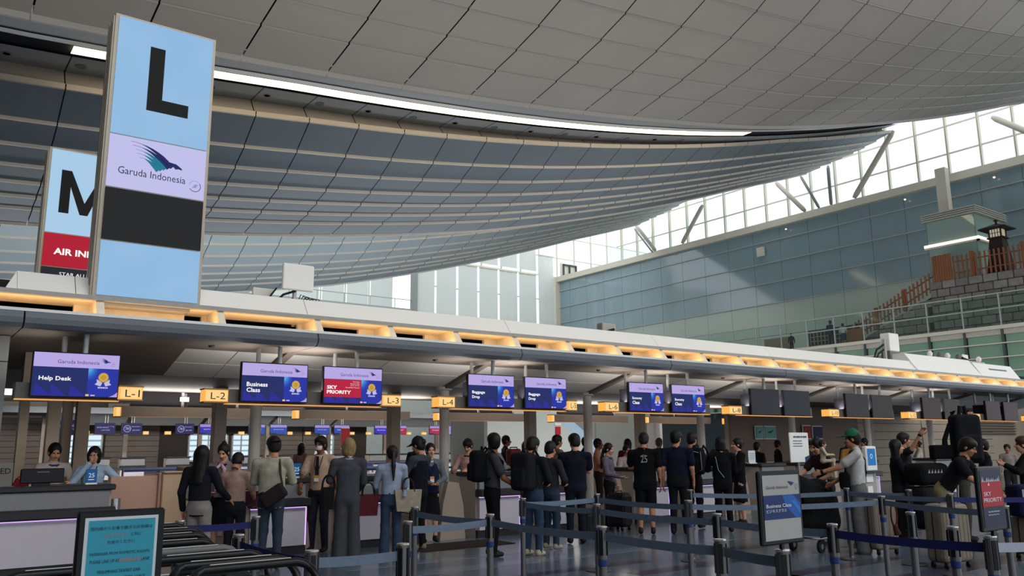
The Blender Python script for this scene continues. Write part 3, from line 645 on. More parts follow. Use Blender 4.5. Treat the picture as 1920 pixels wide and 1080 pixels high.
def tower_sign(name, letter, X0, X1, Y, z0, z1, label, second):
    off = (X0, Y, z0); t = thing(name, label, 'sign', off); w = X1-X0
    fr = M('sign_frame', '#a39888', .35, .3, noise=.03)
    MB(fr).box(X0-.02, X1+.02, Y+.03, Y+.5, z0-.03, z1+.03).build('housing', t, off)
    mb = MB(fr)
    for i in (0, 1, 2): mb.box(X0-.045, X0-.02, Y+.06+.15*i, Y+.12+.15*i, z0-.03, z1+.0)
    mb.build('side_fins', t, off)
    g = .025; H = z1-z0
    tops = [1, .565, .375, .19, 0] if second == 'L' else [1, .565, .394, .33, .0]
    blue = bpy.data.materials.get('sign_blue') or None
    if blue is None:
        blue = M('sign_blue', '#8db8e6', emit=.95); nt = blue.node_tree; b = nt.nodes['Principled BSDF']
        tc = nt.nodes.new('ShaderNodeTexCoord'); nz = nt.nodes.new('ShaderNodeTexNoise'); nz.inputs['Scale'].default_value = .9
        rp = nt.nodes.new('ShaderNodeValToRGB'); rp.color_ramp.elements[0].color = lin('#84b2e2'); rp.color_ramp.elements[1].color = lin('#9fc6e4')
        nt.links.new(tc.outputs['Object'], nz.inputs[0]); nt.links.new(nz.outputs[0], rp.inputs[0]); nt.links.new(rp.outputs[0], b.inputs['Emission Color'])
    cols = [blue, em('#c3c2ee', .95), M('display_black', '#0d0f13', .3, noise=0), blue] if second == 'L' else [em('#a9cdea', .95), em('#b0142e', .95), em('#23252f', .8), blue]
    k = ['letter_panel', 'airline_display', 'blank_display', 'lower_panel']
    for i in range(4):
        a, b = z0+H*tops[i+1]+g/2, z0+H*tops[i]-g/2
        p = MB(cols[i]).box(X0+.03, X1-.03, Y, Y+.03, a, b).build(k[i], t, off)
        mb = MB(M('ink_black', '#141414', .6, noise=0))
        if i == 0:
            if second == 'L':
                lx, lz, lw, lh = X0+w*.34, a+(b-a)*.24, w*.42, (b-a)*.56; th = w*.15
                mb.poly([(lx, Y-.004, lz), (lx+lw, Y-.004, lz), (lx+lw, Y-.004, lz+th*.95), (lx+th, Y-.004, lz+th*.95), (lx+th, Y-.004, lz+lh), (lx, Y-.004, lz+lh)])
            else:
                P = lambda p, q: (X0+w*(.17+.68*p), Y-.004, a+(b-a)*(.24+.52*q))
                mb.poly([P(0, 0), P(.2, 0), P(.2, 1), P(0, 1)]).poly([P(.8, 0), P(1, 0), P(1, 1), P(.8, 1)]).poly([P(.2, 1), P(.2, .62), P(.42, 0), P(.5, 0), P(.5, .28)]).poly([P(.8, 1), P(.5, .28), P(.5, 0), P(.58, 0), P(.8, .62)])
            mb.build('lettering', p, off)
        elif i == 1 and second == 'L':
            bird(mb, X0+w*.22, a+(b-a)*.52, w*.52, Y-.004)
            text(mb, 'Garuda Indonesia', X0+w*.12, a+(b-a)*.26, (b-a)*.14, Y-.004, em('#2b2b46', .8), w*.66)
            ring(mb, X0+w*.88, a+(b-a)*.25, w*.062, Y-.004, em('#5a5a80', .8)); mb.build('airline_logo', p, off)
        elif i == 1:
            text(mb, 'AIR INDIA', X0+w*.16, a+(b-a)*.36, (b-a)*.2, Y-.004, em('#ffffff', 1), w*.7, bold=.03); mb.build('lettering', p, off)
        elif i == 2 and second == 'M':
            text(mb, 'STAR ALLIANCE', X0+w*.26, a+(b-a)*.32, (b-a)*.3, Y-.004, em('#ffffff', .9), w*.6); mb.build('lettering', p, off)
    MB(fr).box(X0+.1, X1-.1, Y+.1, Y+.4, 3.55, z0).build('base', t, off)
tower_sign('tower_sign', 'L', 2.11, 3.52, 12.42, 3.67, 7.86, 'tall illuminated tower sign with black letter L above the canopy', 'L')
tower_sign('tower_sign', 'M', 2.19, 3.6, 19.1, 3.67, 7.86, 'tall illuminated tower sign with black letter M partly hidden behind the L sign', 'M')

# ================================================================ hanging screens
def screen(x0, x1, z0, z1, Y, style, title, label, blank='#23252c', poles=True, ztop=3.13, tilt=0, mini=False, group='check in screens'):
    off = ((x0+x1)/2, Y, z0); t = thing('display_screen', label, 'screen', off, group=group); w, h = x1-x0, z1-z0; y = Y
    MB(M('bezel_black', '#15151c', .4, noise=0)).rbox(x0, x1, Y, Y+.07, z0, z1, .008, 1).build('housing', t, off)
    b = .016 if not mini else .03; X0, X1, Z0, Z1 = x0+b, x1-b, z0+b, z1-b; ww, hh = X1-X0, Z1-Z0
    u = lambda a: X0+ww*a
    v = lambda a: Z0+hh*a
    def rect(mb, a0, a1, b0, b1, mat, d): mb.use(mat).poly([(u(a0), Y-d, v(b0)), (u(a1), Y-d, v(b0)), (u(a1), Y-d, v(b1)), (u(a0), Y-d, v(b1))])
    mb = MB()
    if style == 'blank':
        rect(mb, 0, 1, 0, 1, M('screen_off_'+blank, blank, .5, noise=.02), .002); mb.build('display', t, off)
    elif mini:
        lav, dk = em('#a593d8', .85), em('#232a7c', .8)
        if style == 'purple': rect(mb, 0, 1, 0, 1, em('#a98fe0', .9), .002); bird(mb, u(.1), v(.42), ww*.2, Y-.006, True); dashes(mb, u(.36), v(.42), ww*.5, hh*.12, Y-.006, em('#5c4aa8', .8), 6)
        elif style == 'navy':
            rect(mb, 0, 1, 0, 1, em('#1e1c5c', .8), .002); text(mb, 'BRITISH AIRWAYS', u(.08), v(.55), hh*.13, Y-.006, em('#c9c9e6', .8), ww*.6); text(mb, title, u(.3), v(.3), hh*.11, Y-.006, em('#c9c9e6', .8), ww*.45)
            mb.use(em('#c9c9e6', .8)).poly([(u(.55), Y-.006, v(.76)), (u(.93), Y-.006, v(.72)), (u(.95), Y-.006, v(.6)), (u(.9), Y-.006, v(.7))])
        elif style == 'oneworld':
            rect(mb, 0, 1, 0, 1, em('#201e62', .8), .002); mb.use(em('#c9c9e6', .8)).disc((u(.28), v(.5)), hh*.34, Y-.006, 20, 0, 2*PI, hh*.3); text(mb, '781', u(.18), v(.38), hh*.26, Y-.006, em('#c9c9e6', .8), ww*.22); text(mb, 'BRITISH AIRWAYS', u(.5), v(.66), hh*.09, Y-.006, em('#c9c9e6', .8), ww*.42); text(mb, 'BAG DROP', u(.55), v(.3), hh*.12, Y-.006, em('#c9c9e6', .8), ww*.36)
        else:
            rect(mb, 0, 1, 0, 1, {'blue': em('#1d49b0', .85), 'red': em('#b01a4c', .85), 'violet': em('#3a2fc0', .85), 'ba': em('#3530b4', .85)}[style], .002); rect(mb, 0, 1, .72, 1, lav, .004); text(mb, title, u(.2), v(.42), hh*.13, Y-.006, em('#dfe3ff', .9), ww*.6)
            rect(mb, 0, .35, 0, .12, em('#1a1d55', .8), .004)
        mb.build('display', t, off)
    else:
        navy, lav = em('#1e2a68', .9), em('#b9a9e6', .95)
        rect(mb, 0, 1, .67, 1, lav, .002); rect(mb, 0, 1, 0, .67, navy, .002)
        for a in (.02, .2, .42): mb.use(em('#282a96', .9)).poly([(u(a), Y-.003, v(0)), (u(a+.2), Y-.003, v(0)), (u(a+.11), Y-.003, v(.16)), (u(a+.02), Y-.003, v(.27))])
        rect(mb, .635, 1, 0, .67, em('#2433a6', .9), .004)
        d = mb.build('display', t, off)
        mb = MB()   # cyan glow corner of the printed picture
        for i in range(5):
            r = hh*(.3-.05*i); mb.use(em(['#2540b0', '#2a55c0', '#2f6fd0', '#3f8fe0', '#57a8ee'][i], .9))
            mb.poly([(u(.635), Y-.005-.0006*i, v(.67))]+[(u(.635)+r*math.cos(a)*.8, Y-.005-.0006*i, v(.67)-r*math.sin(a)) for a in [k*PI/14 for k in range(8)]])
        mb.use(em('#c99a35', .9)).disc((u(.82), v(.46)), hh*.115, Y-.01, 22); mb.use(em('#ead08a', .9)).disc((u(.82), v(.46)), hh*.085, Y-.011, 22, 0, 2*PI, hh*.074)
        for sgn in (-1, 1): mb.use(em('#c7c4ee', .9)).poly([(u(.82)+sgn*ww*.01, Y-.0095, v(.33)), (u(.82)+sgn*ww*.08, Y-.0095, v(.42)), (u(.82)+sgn*ww*.075, Y-.0095, v(.34)), (u(.82)+sgn*ww*.1, Y-.0095, v(.29)), (u(.82)+sgn*ww*.03, Y-.0095, v(.25))])
        dashes(mb, u(.76), v(.2), ww*.12, hh*.035, Y-.01, em('#c7c4ee', .9), 4)
        mb.use(em('#b9a6ea', .9)).poly([(u(.9), Y-.01, v(0)), (u(1), Y-.01, v(0)), (u(1), Y-.01, v(.12)), (u(.96), Y-.01, v(.05))])
        rect(mb, .62, .66, .01, .055, em('#f0c8a0', .9), .011); dashes(mb, u(.68), v(.015), ww*.05, hh*.03, Y-.011, em('#c7c4ee', .9), 2)
        mb.build('award_picture', d, off)
        mb = MB()
        if style == 'sky':
            rect(mb, 0, .63, .16, .66, em('#b8193c', .95), .012); text(mb, 'SKY', u(.045), v(.385), hh*.1, Y-.016, em('#ffffff', 1), ww*.17, bold=.035); text(mb, 'PRIORITY', u(.045), v(.255), hh*.1, Y-.016, em('#ffffff', 1), ww*.41, bold=.035)
            for k, s_ in enumerate(('First Class', 'Business Class', 'SkyTeam Elite Plus', 'GarudaMiles Platinum')): text(mb, s_, u(.6), v(.59-.055*k), hh*.035, Y-.016, em('#ffe4ea', .9), None, 'r')
        else:
            L = title.split('|'); n = len(L)
            for k, s_ in enumerate(L): text(mb, s_, u(.07), v(.38-.15*k if n > 1 else .33), hh*(.115 if n > 1 else .125), Y-.012, em('#ffffff', 1), ww*.073*len(s_)**.93*(.62 if n > 1 else .66), bold=.02)
        text(mb, 'Garuda Indonesia', u(.27), v(.76), hh*.085, Y-.006, em('#39356a', .9), ww*.49); bird(mb, u(.755), v(.815), ww*.14, Y-.006, True); ring(mb, u(.92), v(.78), hh*.05, Y-.006, em('#8278b4', .9))
        mb.build('lettering', d, off)
    if poles:
        cx = (x0+x1)/2; st = M('pole_grey', '#a6a6a4', .4, .2)
        for dx, dy in ((-.1, .5), (.1, .1)) if not mini else ((0, .1), (.12, .1)):
            MB(st).tube([(cx+dx, Y+dy, z0+h*.6), (cx+dx, Y+dy, ztop)], .035 if not mini else .02, 10).build('pole', t, off)
        if not mini: MB(M('bezel_black')).box(cx-.3, cx+.3, Y+.07, Y+.5, z0+.15, z1-.12).build('mount_box', t, off)
    return t
YS = 12.42
k = YS/10.8
def SX(a): return a*k
ZA, ZB = 2.262, 2.862
scr = [(1.45, 2.515, 'std', 'Help Desk', 'hanging airline screen reading Help Desk'),
       (4.195, 5.255, 'std', 'Business|Class', 'hanging airline screen reading Business Class'),
       (5.51, 6.565, 'sky', '', 'hanging airline screen with red SKY PRIORITY block'),
       (8.27, 9.31, 'std', 'Baggage|Drop', 'left hanging screen reading Baggage Drop, right of the L-4 box'),
       (9.55, 10.58, 'std', 'Baggage|Drop', 'right hanging screen reading Baggage Drop, beside the L-5 box'),
       (12.27, 13.3, 'std', 'Economy|Class', 'left hanging screen reading Economy Class, nearer the L-6 box'),
       (13.55, 14.63, 'std', 'Economy|Class', 'right hanging screen reading Economy Class, before the blank ones')]
for s_ in scr: screen(s_[0], s_[1], ZA, ZB, YS, s_[2], s_[3], s_[4])
on = ['first', 'second', 'third', 'fourth', 'fifth', 'sixth', 'seventh', 'eighth']
for i, (a, b) in enumerate([(16.26, 17.35), (17.52, 18.6), (20.2, 21.3), (21.45, 22.5), (24.15, 25.2), (25.4, 26.4), (28.1, 29.1), (29.35, 30.4)]):
    t = screen(a, b, ZA-.02, ZB, YS, 'blank', '', '%s switched off hanging screen counted from the economy class screens' % on[i], ['#23252d', '#23252d', '#2a2728', '#2a2728', '#34292a', '#34292a', '#3c2e31', '#3c2e31'][i])

# illuminated counter number boxes with the rail that carries them
def number_box(x0, x1, z0, z1, Y, body, label, d=.22, cut=None):
    off = (x0, Y, z0); t = thing('number_box', label, 'sign', off, group='lit counter number boxes')
    MB(M('box_rim', '#8b6f4e', .5)).box(x0-.012, x1+.012, Y+.005, Y+d, z1, z1+.02).box(x0-.012, x1+.012, Y+.005, Y+d, z0-.02, z0).build('rim', t, off)
    MB(em('#ffb558', 1.0)).box(x0, x1, Y+.004, Y+d, z0, z1).build('lit_body', t, off)
    f = MB(em('#ffd48c', 1.0)).box(x0+.015, x1-.012, Y-.004, Y+.004, z0+.012, z1-.012).build('lit_face', t, off)
    if body: text(MB(), body, (x0+x1)/2+(x1-x0)*.06, z0+(z1-z0)*.2, (z1-z0)*.58, Y-.008, M('ink_brown', '#2e2118', .6, noise=0), (x1-x0)*.62, 'c').build('lettering', f, off)
    return t
boxes = [(2.53, 2.83, 'L-1'), (3.68, 4.02, 'L-2'), (6.58, 6.92, 'L-3'), (7.66, 8.0, 'L-4'), (10.62, 10.84, 'L-5'), (11.6, 11.97, 'L-6'), (15.45, 15.9, 'L-8'), (19.4, 19.85, 'L-10'), (23.3, 23.75, 'L-12'), (27.2, 27.65, 'L-14'), (31.1, 31.55, 'L-16')]
for a, b, s_ in boxes: number_box(a, b, 2.255, 2.425, YS, s_, 'lit orange box sign reading %s' % s_)
rl = M('rail_taupe', '#57524e', .5); wl_ = em('#ffb46a', .8)
for i, (a, b) in enumerate([(1.3, 2.55), (4.02, 6.6), (8.0, 10.65), (11.97, 14.9), (15.9, 18.8), (19.85, 22.7), (23.75, 26.6), (27.65, 30.5)]):
    off = (a, YS, 2.25); t = thing('sign_rail', '%s horizontal taupe rail from the left behind the hanging screens, glowing underneath' % on[i], 'rail', off)
    MB(rl).box(a, b, YS+.1, YS+.42, 2.24, 2.45).build('housing', t, off); MB(wl_).box(a, b, YS+.09, YS+.2, 2.225, 2.24).build('light_strip', t, off)

# ================================================================ counters
def counter(x0, x1, Y, label, full=True, lit=True, group='check in counters', z=1.12):
    off = (x0, Y, 0); t = thing('check_in_counter', label, 'counter', off, group=group)
    dk = M('counter_dark', '#2b2a2d', .35, noise=.03); gy = M('counter_panel', '#77777a', .45, noise=.03)
    MB(M('counter_body', '#a79a8e', .5, noise=.04)).box(x0, x1, Y+.1, Y+.62, .0, z-.06).build('body', t, off)
    MB(dk).rbox(x0-.03, x1+.03, Y-.02, Y+.7, z-.075, z, .015, 1).build('top', t, off)
    MB(gy).box(x0+.03, x1-.04, Y+.02, Y+.1, .83, z-.08).build('upper_panel', t, off)
    MB(dk).rbox(x0-.02, x1+.03, Y-.1, Y+.1, .7, .83, .02, 1).build('ledge', t, off)
    f = MB(M('white_laminate', '#b9b2bb', .35, noise=.02)).box(x0+.02, x1-.03, Y+.0, Y+.1, .13, .69).build('front_panel', t, off)
    if lit: MB(em('#c9a4ee', 1.5)).box(x0+.02, x1-.02, Y-.012, Y+.02, .684, .699).box(x1-.03, x1-.012, Y-.005, Y+.02, .13, .684).build('light_strip', f, off)
    MB(dk).box(x0, x1, Y+.03, Y+.1, 0, .13).build('kick_plate', t, off)
    return t
YC = 12.42
counter(-1.2, 2.55, YC, 'wide check in counter below the help desk screen at the left')
for a, b, s_ in [(4.42, 5.32, 'check in counter right of the L-2 box behind the cream sweatshirt man'), (5.78, 6.62, 'narrow check in counter between the blond man and the ponytail woman'), (8.5, 9.42, 'check in counter behind the man in the grey short sleeved shirt'),
                 (9.78, 10.55, 'check in counter between the two black backpacks travellers and the navy polo man'), (12.4, 13.35, 'check in counter between the black shirt man and the navy T-shirt man'), (13.9, 14.8, 'check in counter behind the traveller with the white striped backpack'), (16.5, 17.4, 'check in counter directly behind the business class stand'), (17.9, 18.9, 'check in counter behind the woman with a child'), (20.6, 21.5, 'check in counter behind the green cap man'), (24.6, 25.6, 'check in counter behind the smiling man in black')]:
    counter(a, b, YC, s_)
def slab(name, label, cat, boxes_, mat, off, parts=None):
    t = thing(name, label, cat, off); 
    for nm, args in boxes_: MB(args[6] if len(args) > 6 else mat).rbox(*args[:6], .012, 1).build(nm, t, off)
    return t
pk = M('pink_laminate', '#b08a78', .5, noise=.04, nscale=1); tn = M('tan_laminate', '#b79a7d', .5, noise=.04, nscale=1)
slab('baggage_partition', 'pinkish panel partition between the help desk and L-2 counters', 'partition', [('panel', (2.62, 3.26, 13.0, 13.1, 0, 1.2)), ('post', (3.26, 3.3, 12.95, 13.15, 0, 1.24)), ('panel', (3.3, 4.08, 12.9, 13.0, 0, 1.23, tn)), ('switch_box', (3.58, 3.7, 12.86, 12.9, .85, 1.15, M('vent_grey'))), ('cap', (3.3, 4.08, 12.86, 13.05, 1.23, 1.26, tn))], pk, (2.62, 12.9, 0))
wt = M('side_wall_taupe', '#938478', .55, noise=.05, nscale=1)
for i, (x, y) in enumerate([(4.3, 12.45), (5.5, 12.5), (8.0, 12.6), (11.9, 12.6), (15.9, 12.6), (19.6, 12.6)]):
    off = (x, y, 0); t = thing('conveyor_side_panel', ['tapered taupe side panel beside the cream sweatshirt man', 'tapered taupe side panel left of the blond man', 'tapered taupe side panel left of the grey shirt man', 'tapered taupe side panel left of the black shirt man', 'tapered side panel behind the business class stand', 'tapered side panel behind the green cap man'][i], 'panel', off)
    MB(wt).prism([(x-.18, 0), (x+.34, 0), (x+.3, .55), (x+.2, .95), (x-.02, .98), (x-.12, .6)], y, y+.12, 'y').build('panel', t, off)
    if i: MB(M('counter_body')).box(x-.5, x-.2, y+.05, y+1.3, 0, .42).build('conveyor_bed', t, off); MB(M('belt_black', '#1b1b1d', .6)).box(x-.46, x-.24, y+.03, y+1.3, .42, .44).build('belt', t, off)

# things on the counters
def tablet_sign(x, y, z, label, w=.15, h=.2, mat='#1f5f96', cream=False, rz=0):
    t = thing('tablet_sign', label, 'sign', (x, y, z), rz); a = MB(M('tab_'+mat, mat, .4, noise=0)).rbox(-w/2, w/2, 0, .02, .02, h, .008, 1).build('plate', t)
    MB(M('white_enamel')).box(-w/2, w/2, -.03, .06, 0, .02).build('foot', t)
    mb = MB()
    if not cream: text(mb, '25', 0, h*.45, h*.28, -.004, em('#dfeefa', .7), None, 'c'); dashes(mb, -w*.25, h*.28, w*.5, h*.05, -.004, em('#dfeefa', .7), 3)
    else:
        for k in range(4): dashes(mb, -w*.35, h*(.75-.14*k), w*.7, h*.03, -.004, M('ink_grey', '#555555'), 6)
    mb.build('lettering', a); return t
tablet_sign(2.3, 12.6, 1.12, 'small blue tablet sign on the help desk counter', .14, .2)
tablet_sign(5.2, 12.6, 1.12, 'small blue tablet sign on the counter right of the cream sweatshirt man', .15, .22)
tablet_sign(18.2, 12.6, 1.12, 'slanted white notice card on the counter left of the woman with a child', .3, .3, '#cfcbc2', True)
tablet_sign(16.4, 12.6, 1.12, 'slanted white notice card behind the suited agent', .26, .3, '#c9cdd0', True)
t = thing('computer_monitor', 'black monitor seen from behind on the help desk counter', 'monitor', (1.72, 12.66, 1.12)); MB(M('bezel_black')).rbox(-.25, .26, 0, .05, .03, .22, .012, 1).build('housing', t); MB(M('bezel_black')).box(-.1, .1, -.02, .12, 0, .03).build('foot', t); MB(M('vent_grey')).box(-.06, .08, -.004, 0, .17, .18).build('brand_strip', t)
t = thing('closed_placard', 'grey placard reading CLOSED at the left end of the help desk', 'sign', (1.1, 12.55, 1.12)); p_ = MB(M('placard_grey', '#6a655f', .5)).rbox(-.2, .27, 0, .02, 0, .3, .006, 1).build('plate', t)
mb = MB(); text(mb, 'CLOSED', .245, .165, .07, -.004, M('ink_black'), .36, 'r'); text(mb, 'クローズ', .1, .05, .05, -.004, M('ink_black'), None, 'r'); mb.build('lettering', p_)
t = thing('red_folder', 'red folder bag on the desk behind the closed placard', 'bag', (1.42, 13.05, 1.05)); MB(cloth('#7d1f2a')).prism([(-.02, 0), (.2, 0), (.2, .14), (.06, .16)], -.05, .1, 'y').build('body', t); MB(cloth('#7d1f2a')).tube([(.05, 0, .14), (.08, 0, .18), (.14, 0, .18), (.17, 0, .14)], .01, 6).build('handle', t)
t = thing('metal_bin', 'grey cylinder holder on the right end of the help desk counter', 'holder', (2.63, 12.6, .8)); MB(M('chrome')).lathe([(.06, -.18), (.06, .12), (.05, .12), (.05, -.1)], 14).build('cup', t)

# ================================================================ rear side of the island
def rear():
    beam = M('beam_white', '#a39d95', .5, noise=.03, nscale=1); dkm = M('bezel_black')
    xs = [3.8+3.9*i for i in range(6)]
    for i, x in enumerate(xs):
        off = (x, 18.9, 2.2); L = min(x+3.1, 60)
        t = thing('rear_sign_beam', '%s pale horizontal beam counted from the left behind the square posts' % on[i], 'beam', off)
        MB(beam).box(x+.12, L, 18.9, 19.05, 2.27, 2.48).build('beam', t, off); MB(em('#e8a87a', .5)).box(x+.3, L-.3, 18.95, 19.0, 2.262, 2.27).build('glow_edge', t, off)
        tb = number_box(x, x+.1, 2.27, 2.46, 18.88, '', 'tiny lit end box on the %s rear beam from the left' % on[i], .2)
        for j, (a, b) in enumerate(((.28, 1.3), (1.45, 2.5))):
            o2 = (x+a, 18.92, 2.5); s_ = thing('rear_display', '%s dark rear display above the %s rear beam from the left' % (('left', 'right')[j], on[i]), 'screen', o2, group='rear displays')
            MB(dkm).box(x+a, x+b, 18.92, 19.0, 2.49, 2.79).build('back', s_, o2); MB(M('pole_grey')).tube([(x+b+.05, 18.98, 2.45), (x+b+.05, 18.98, 2.8)], .04, 8).build('pole', s_, o2)
            if j == 0: MB(M('white_enamel')).box(x+b-.02, x+b+.17, 18.9, 18.93, 2.6, 2.7).build('label_card', s_, o2)
    # desks of the rear side
    for i, (x, w) in enumerate([(4.6, 1.5), (7.0, 1.8), (9.6, 1.6), (12.9, 2.2), (16.6, 1.7), (20.0, 2.0), (23.5, 2.0)]):
        off = (x, 15.9, 0); t = thing('rear_desk', '%s low beige desk from the left behind the agents' % on[i], 'desk', off)
        MB(M('counter_body')).rbox(x, x+w, 15.9, 16.5, 0, 1.0, .01, 1).build('body', t, off); MB(M('desk_top', '#c2b8ac', .4)).rbox(x-.03, x+w+.03, 15.85, 16.55, 1.0, 1.05, .01, 1).build('top', t, off)
rear()

# ================================================================ far island
def far_island():
    off = (8, 47.2, 2.9); t = thing('far_island_canopy', 'canopy of the far check in island with white inclined panels', 'canopy', off)
    so = M('soffit_taupe'); wp = M('inclined_white')
    MB(M('fascia_grey')).box(-2, 46, 46.6, 46.9, 3.45, 3.75).build('fascia', t, off)
    MB(so).box(-2, 46, 46.9, 51.9, 3.5, 3.6).build('soffit', t, off)
    for i in range(10):
        x = 6.6+3.97*i
        MB(wp).prism([(47.9, 3.48), (49.4, 2.95), (49.4, 3.0), (47.9, 3.55)], x+.1, x+3.8, 'x').build('inclined_panel', t, off)
        MB(SQ()).box(x-.1, x+.12, 49.5, 49.7, 0, 3.5).build('post', t, off)
    kinds = [('navy', 'CLUB WORLD'), ('oneworld', ''), ('oneworld', ''), ('ba', 'World Traveller'), ('blue', 'ECONOMY'), ('blue', 'Economy Class'), ('blue', 'Economy Class'), ('blue', 'Baggage Drop'), ('violet', 'Business'), ('red', 'SKY PRIORITY'), ('red', 'SKY PRIORITY'), ('purple', 'x'), ('purple', 'x'), ('purple', 'x')]
    lb = ['far screen in navy with a white speed mark, left of all but the edge one', 'first far navy screen with a round emblem', 'second far navy screen with a round emblem', 'far blue violet screen beside the square post under L-2', 'far blue screen cut by the round column', 'far blue screen between the round column and the cap man', 'far blue screen left of the masked agent', 'far blue screen above the masked agent',
          'far violet screen left of the L-3 post', 'far red screen right of the L-3 post', 'far red screen left of the L-4 column', 'far plain purple screen right of the L-4 column', 'far plain purple screen, left of the last pair', 'far plain purple screen, right of the last pair']
    for u in range(7):
        x = 12.45+3.97*(u-1)
        for j, (a, b) in enumerate(((.05, 1.1), (1.3, 2.4))):
            k = u*2+j; st, ti = kinds[k]; screen(x+a+.05, x+b-.02, 2.42, 3.0, 47.2, st, ti, lb[k], mini=True, ztop=3.5, group='far island screens')
        number_box(x-.42, x-.12, 2.42, 2.57, 47.2, '', 'tiny lit box left of far screen pair %s from the left' % ['one', 'two', 'three', 'four', 'five', 'six', 'seven'][u], .15)
        number_box(x+2.46, x+2.72, 2.42, 2.57, 47.2, '', 'tiny lit box right of far screen pair %s from the left' % ['one', 'two', 'three', 'four', 'five', 'six', 'seven'][u], .15)
        for j, a in enumerate((-.3, 1.4)):
            counter(x+a, x+a+1.2, 47.0, ['left', 'right'][j]+' far counter under screen pair %s from the left' % ['one', 'two', 'three', 'four', 'five', 'six', 'seven'][u], lit=False, group='far counters', z=1.25)
    s_ = screen(5.9, 7.2, 2.3, 2.95, 42, 'navy', 'FIRST', 'far purple airline screen at the left photo edge', mini=True, ztop=3.5, group='far island screens')
    for i, x in enumerate((6.35, 7.1)):
        tt = thing('banner', ['left', 'right'][i]+' tall narrow blue banner below the far purple airline screen', 'banner', (x, 42.5, 0)); MB(M('banner_blue', '#1d3f78', .7)).box(-.22, .22, 0, .03, .1, 2.3).build('cloth', tt); MB(M('chrome')).box(-.24, .24, -.05, .08, 0, .1).build('foot', tt)
    # queue barriers and kiosks in between
    bl = M('belt_navy', '#1e2852', .7); gy = M('belt_grey', '#4c5766', .7)
    for i, (x0, x1, y, zz) in enumerate([(6.4, 10.2, 30, .95), (7.0, 11, 27, .9), (11.8, 15.5, 30, .95), (13, 17, 26, .9), (15.5, 20, 33, .95)]):
        o = (x0, y, 0); tt = thing('far_queue_barrier', '%s far blue belt barrier counted from the left behind the desks' % on[i], 'barrier', o, group='far queue barriers')
        MB(bl).box(x0, x1, y, y+.01, zz-.07, zz).build('belt', tt, o); MB(gy).box(x0, x1, y+.8, y+.81, zz-.03, zz+.05).build('belt', tt, o)
        for q in range(3):
            x = x0+(x1-x0)*q/2; MB(M('post_steel', '#5c5c5e', .35, .6)).lathe([(.16, 0), (.16, .02), (.035, .04), (.035, zz+.04)], 10, (x, y)).build('post', tt, o)
    t = thing('self_service_kiosk', 'tan kiosk with a small blue screen behind the pinkish partition', 'kiosk', (5.35, 17.4, 0)); MB(tn).rbox(-.55, -.06, 0, .4, 0, 1.24, .01, 1).rbox(-.04, .5, -.1, .3, 0, 1.32, .01, 1).build('cabinet', t); MB(em('#2b4a86', .5)).box(.09, .33, -.11, -.1, 1.1, 1.24).build('screen', t); MB(M('bezel_black')).box(-.0, .45, -.12, .3, 1.32, 1.335).build('top_edge', t)
    t = thing('wooden_cabinet', 'open backed tan cabinet left of the small kiosk', 'cabinet', (4.4, 17.6, 0)); MB(M('counter_dark')).box(-.1, .5, 0, .3, 0, 1.06).build('body', t); MB(em('#d99a6a', .45)).box(-.08, .07, -.01, 0, .98, 1.05).box(.1, .25, -.01, 0, .98, 1.05).build('backlit_slots', t)
    # white stair enclosure with escalators
    e = thing('escalator', 'pair of escalators with blue lit handrails rising to the left behind the travellers', 'escalator', (29, 35, 0)); o = (29, 35, 0)
    wht = M('stair_white', '#b3b6b0', .5, noise=.03, nscale=.5)
    MB(wht).prism([(24.5, 0), (32.6, 0), (32.0, .9), (27.4, 4.3), (24.5, 6.0)], 35.0, 35.3, 'y').build('side_wall', e, o)
    MB(clear('escalator_glass', '#c9dcec', .35)).prism([(28.3, 3.75), (28.3, 4.55), (32.6, 1.55), (32.4, .95)], 35.4, 35.43, 'y').build('balustrade', e, o)
    MB(M('bezel_black')).prism([(26.5, 4.6), (33.4, -.1), (34.0, .1), (27.2, 5.0)], 36.0, 36.6, 'y').build('truss', e, o)
    for i, (a, b, y) in enumerate((((28.3, 4.85), (33.0, 1.45), 36.0), ((28.4, 4.6), (33.0, 1.25), 36.2), ((29.3, 5.35), (35.0, 1.5), 38.0))):
        MB(em('#8fb4dc', .9)).bar((a[0], y, a[1]), (b[0], y, b[1]), .08, .1).build('lit_handrail', e, o); MB(M('bezel_black')).bar((a[0], y+.06, a[1]+.08), (b[0], y+.06, b[1]+.08), .1, .05).build('rubber_rail', e, o)
    MB(clear('escalator_glass')).prism([(29.4, 4.6), (29.4, 5.3), (35.0, 1.5), (34.6, .9)], 38.1, 38.13, 'y').build('balustrade', e, o)
    w = MB(M('stair_white2', '#9f9f97', .55, noise=.03, nscale=.5)).box(33.2, 36.4, 40, 40.3, 0, 6).box(36.45, 41.0, 40, 40.3, 0, 6).box(26, 33.15, 40.6, 40.8, 0, 6).build('wall_centre'); tag(w, 'large pale wall panels behind the escalators', kind='structure')
    t = thing('wall_notice', 'red and white notice on the white stair side wall', 'sign', (29.1, 34.95, 2.2)); MB(M('sign_red', '#a3242b', .5)).box(-.16, .2, 0, .03, 0, .42).build('red_plate', t); MB(M('white_enamel')).box(-.2, .24, 0, .03, .5, .6).box(-.15, .2, 0, .02, -.75, -.35).build('white_plate', t)
    for i, x in enumerate((25.2, 26.4)): tag(MB(M('dark_column', '#6f6a66', .5)).box(x-.15, x+.2, 24+i, 24.4+i, 0, 4).build('column'), ['dark column left of the round column beside the navy T-shirt man', 'dark column right behind the navy T-shirt man'][i], 'column')
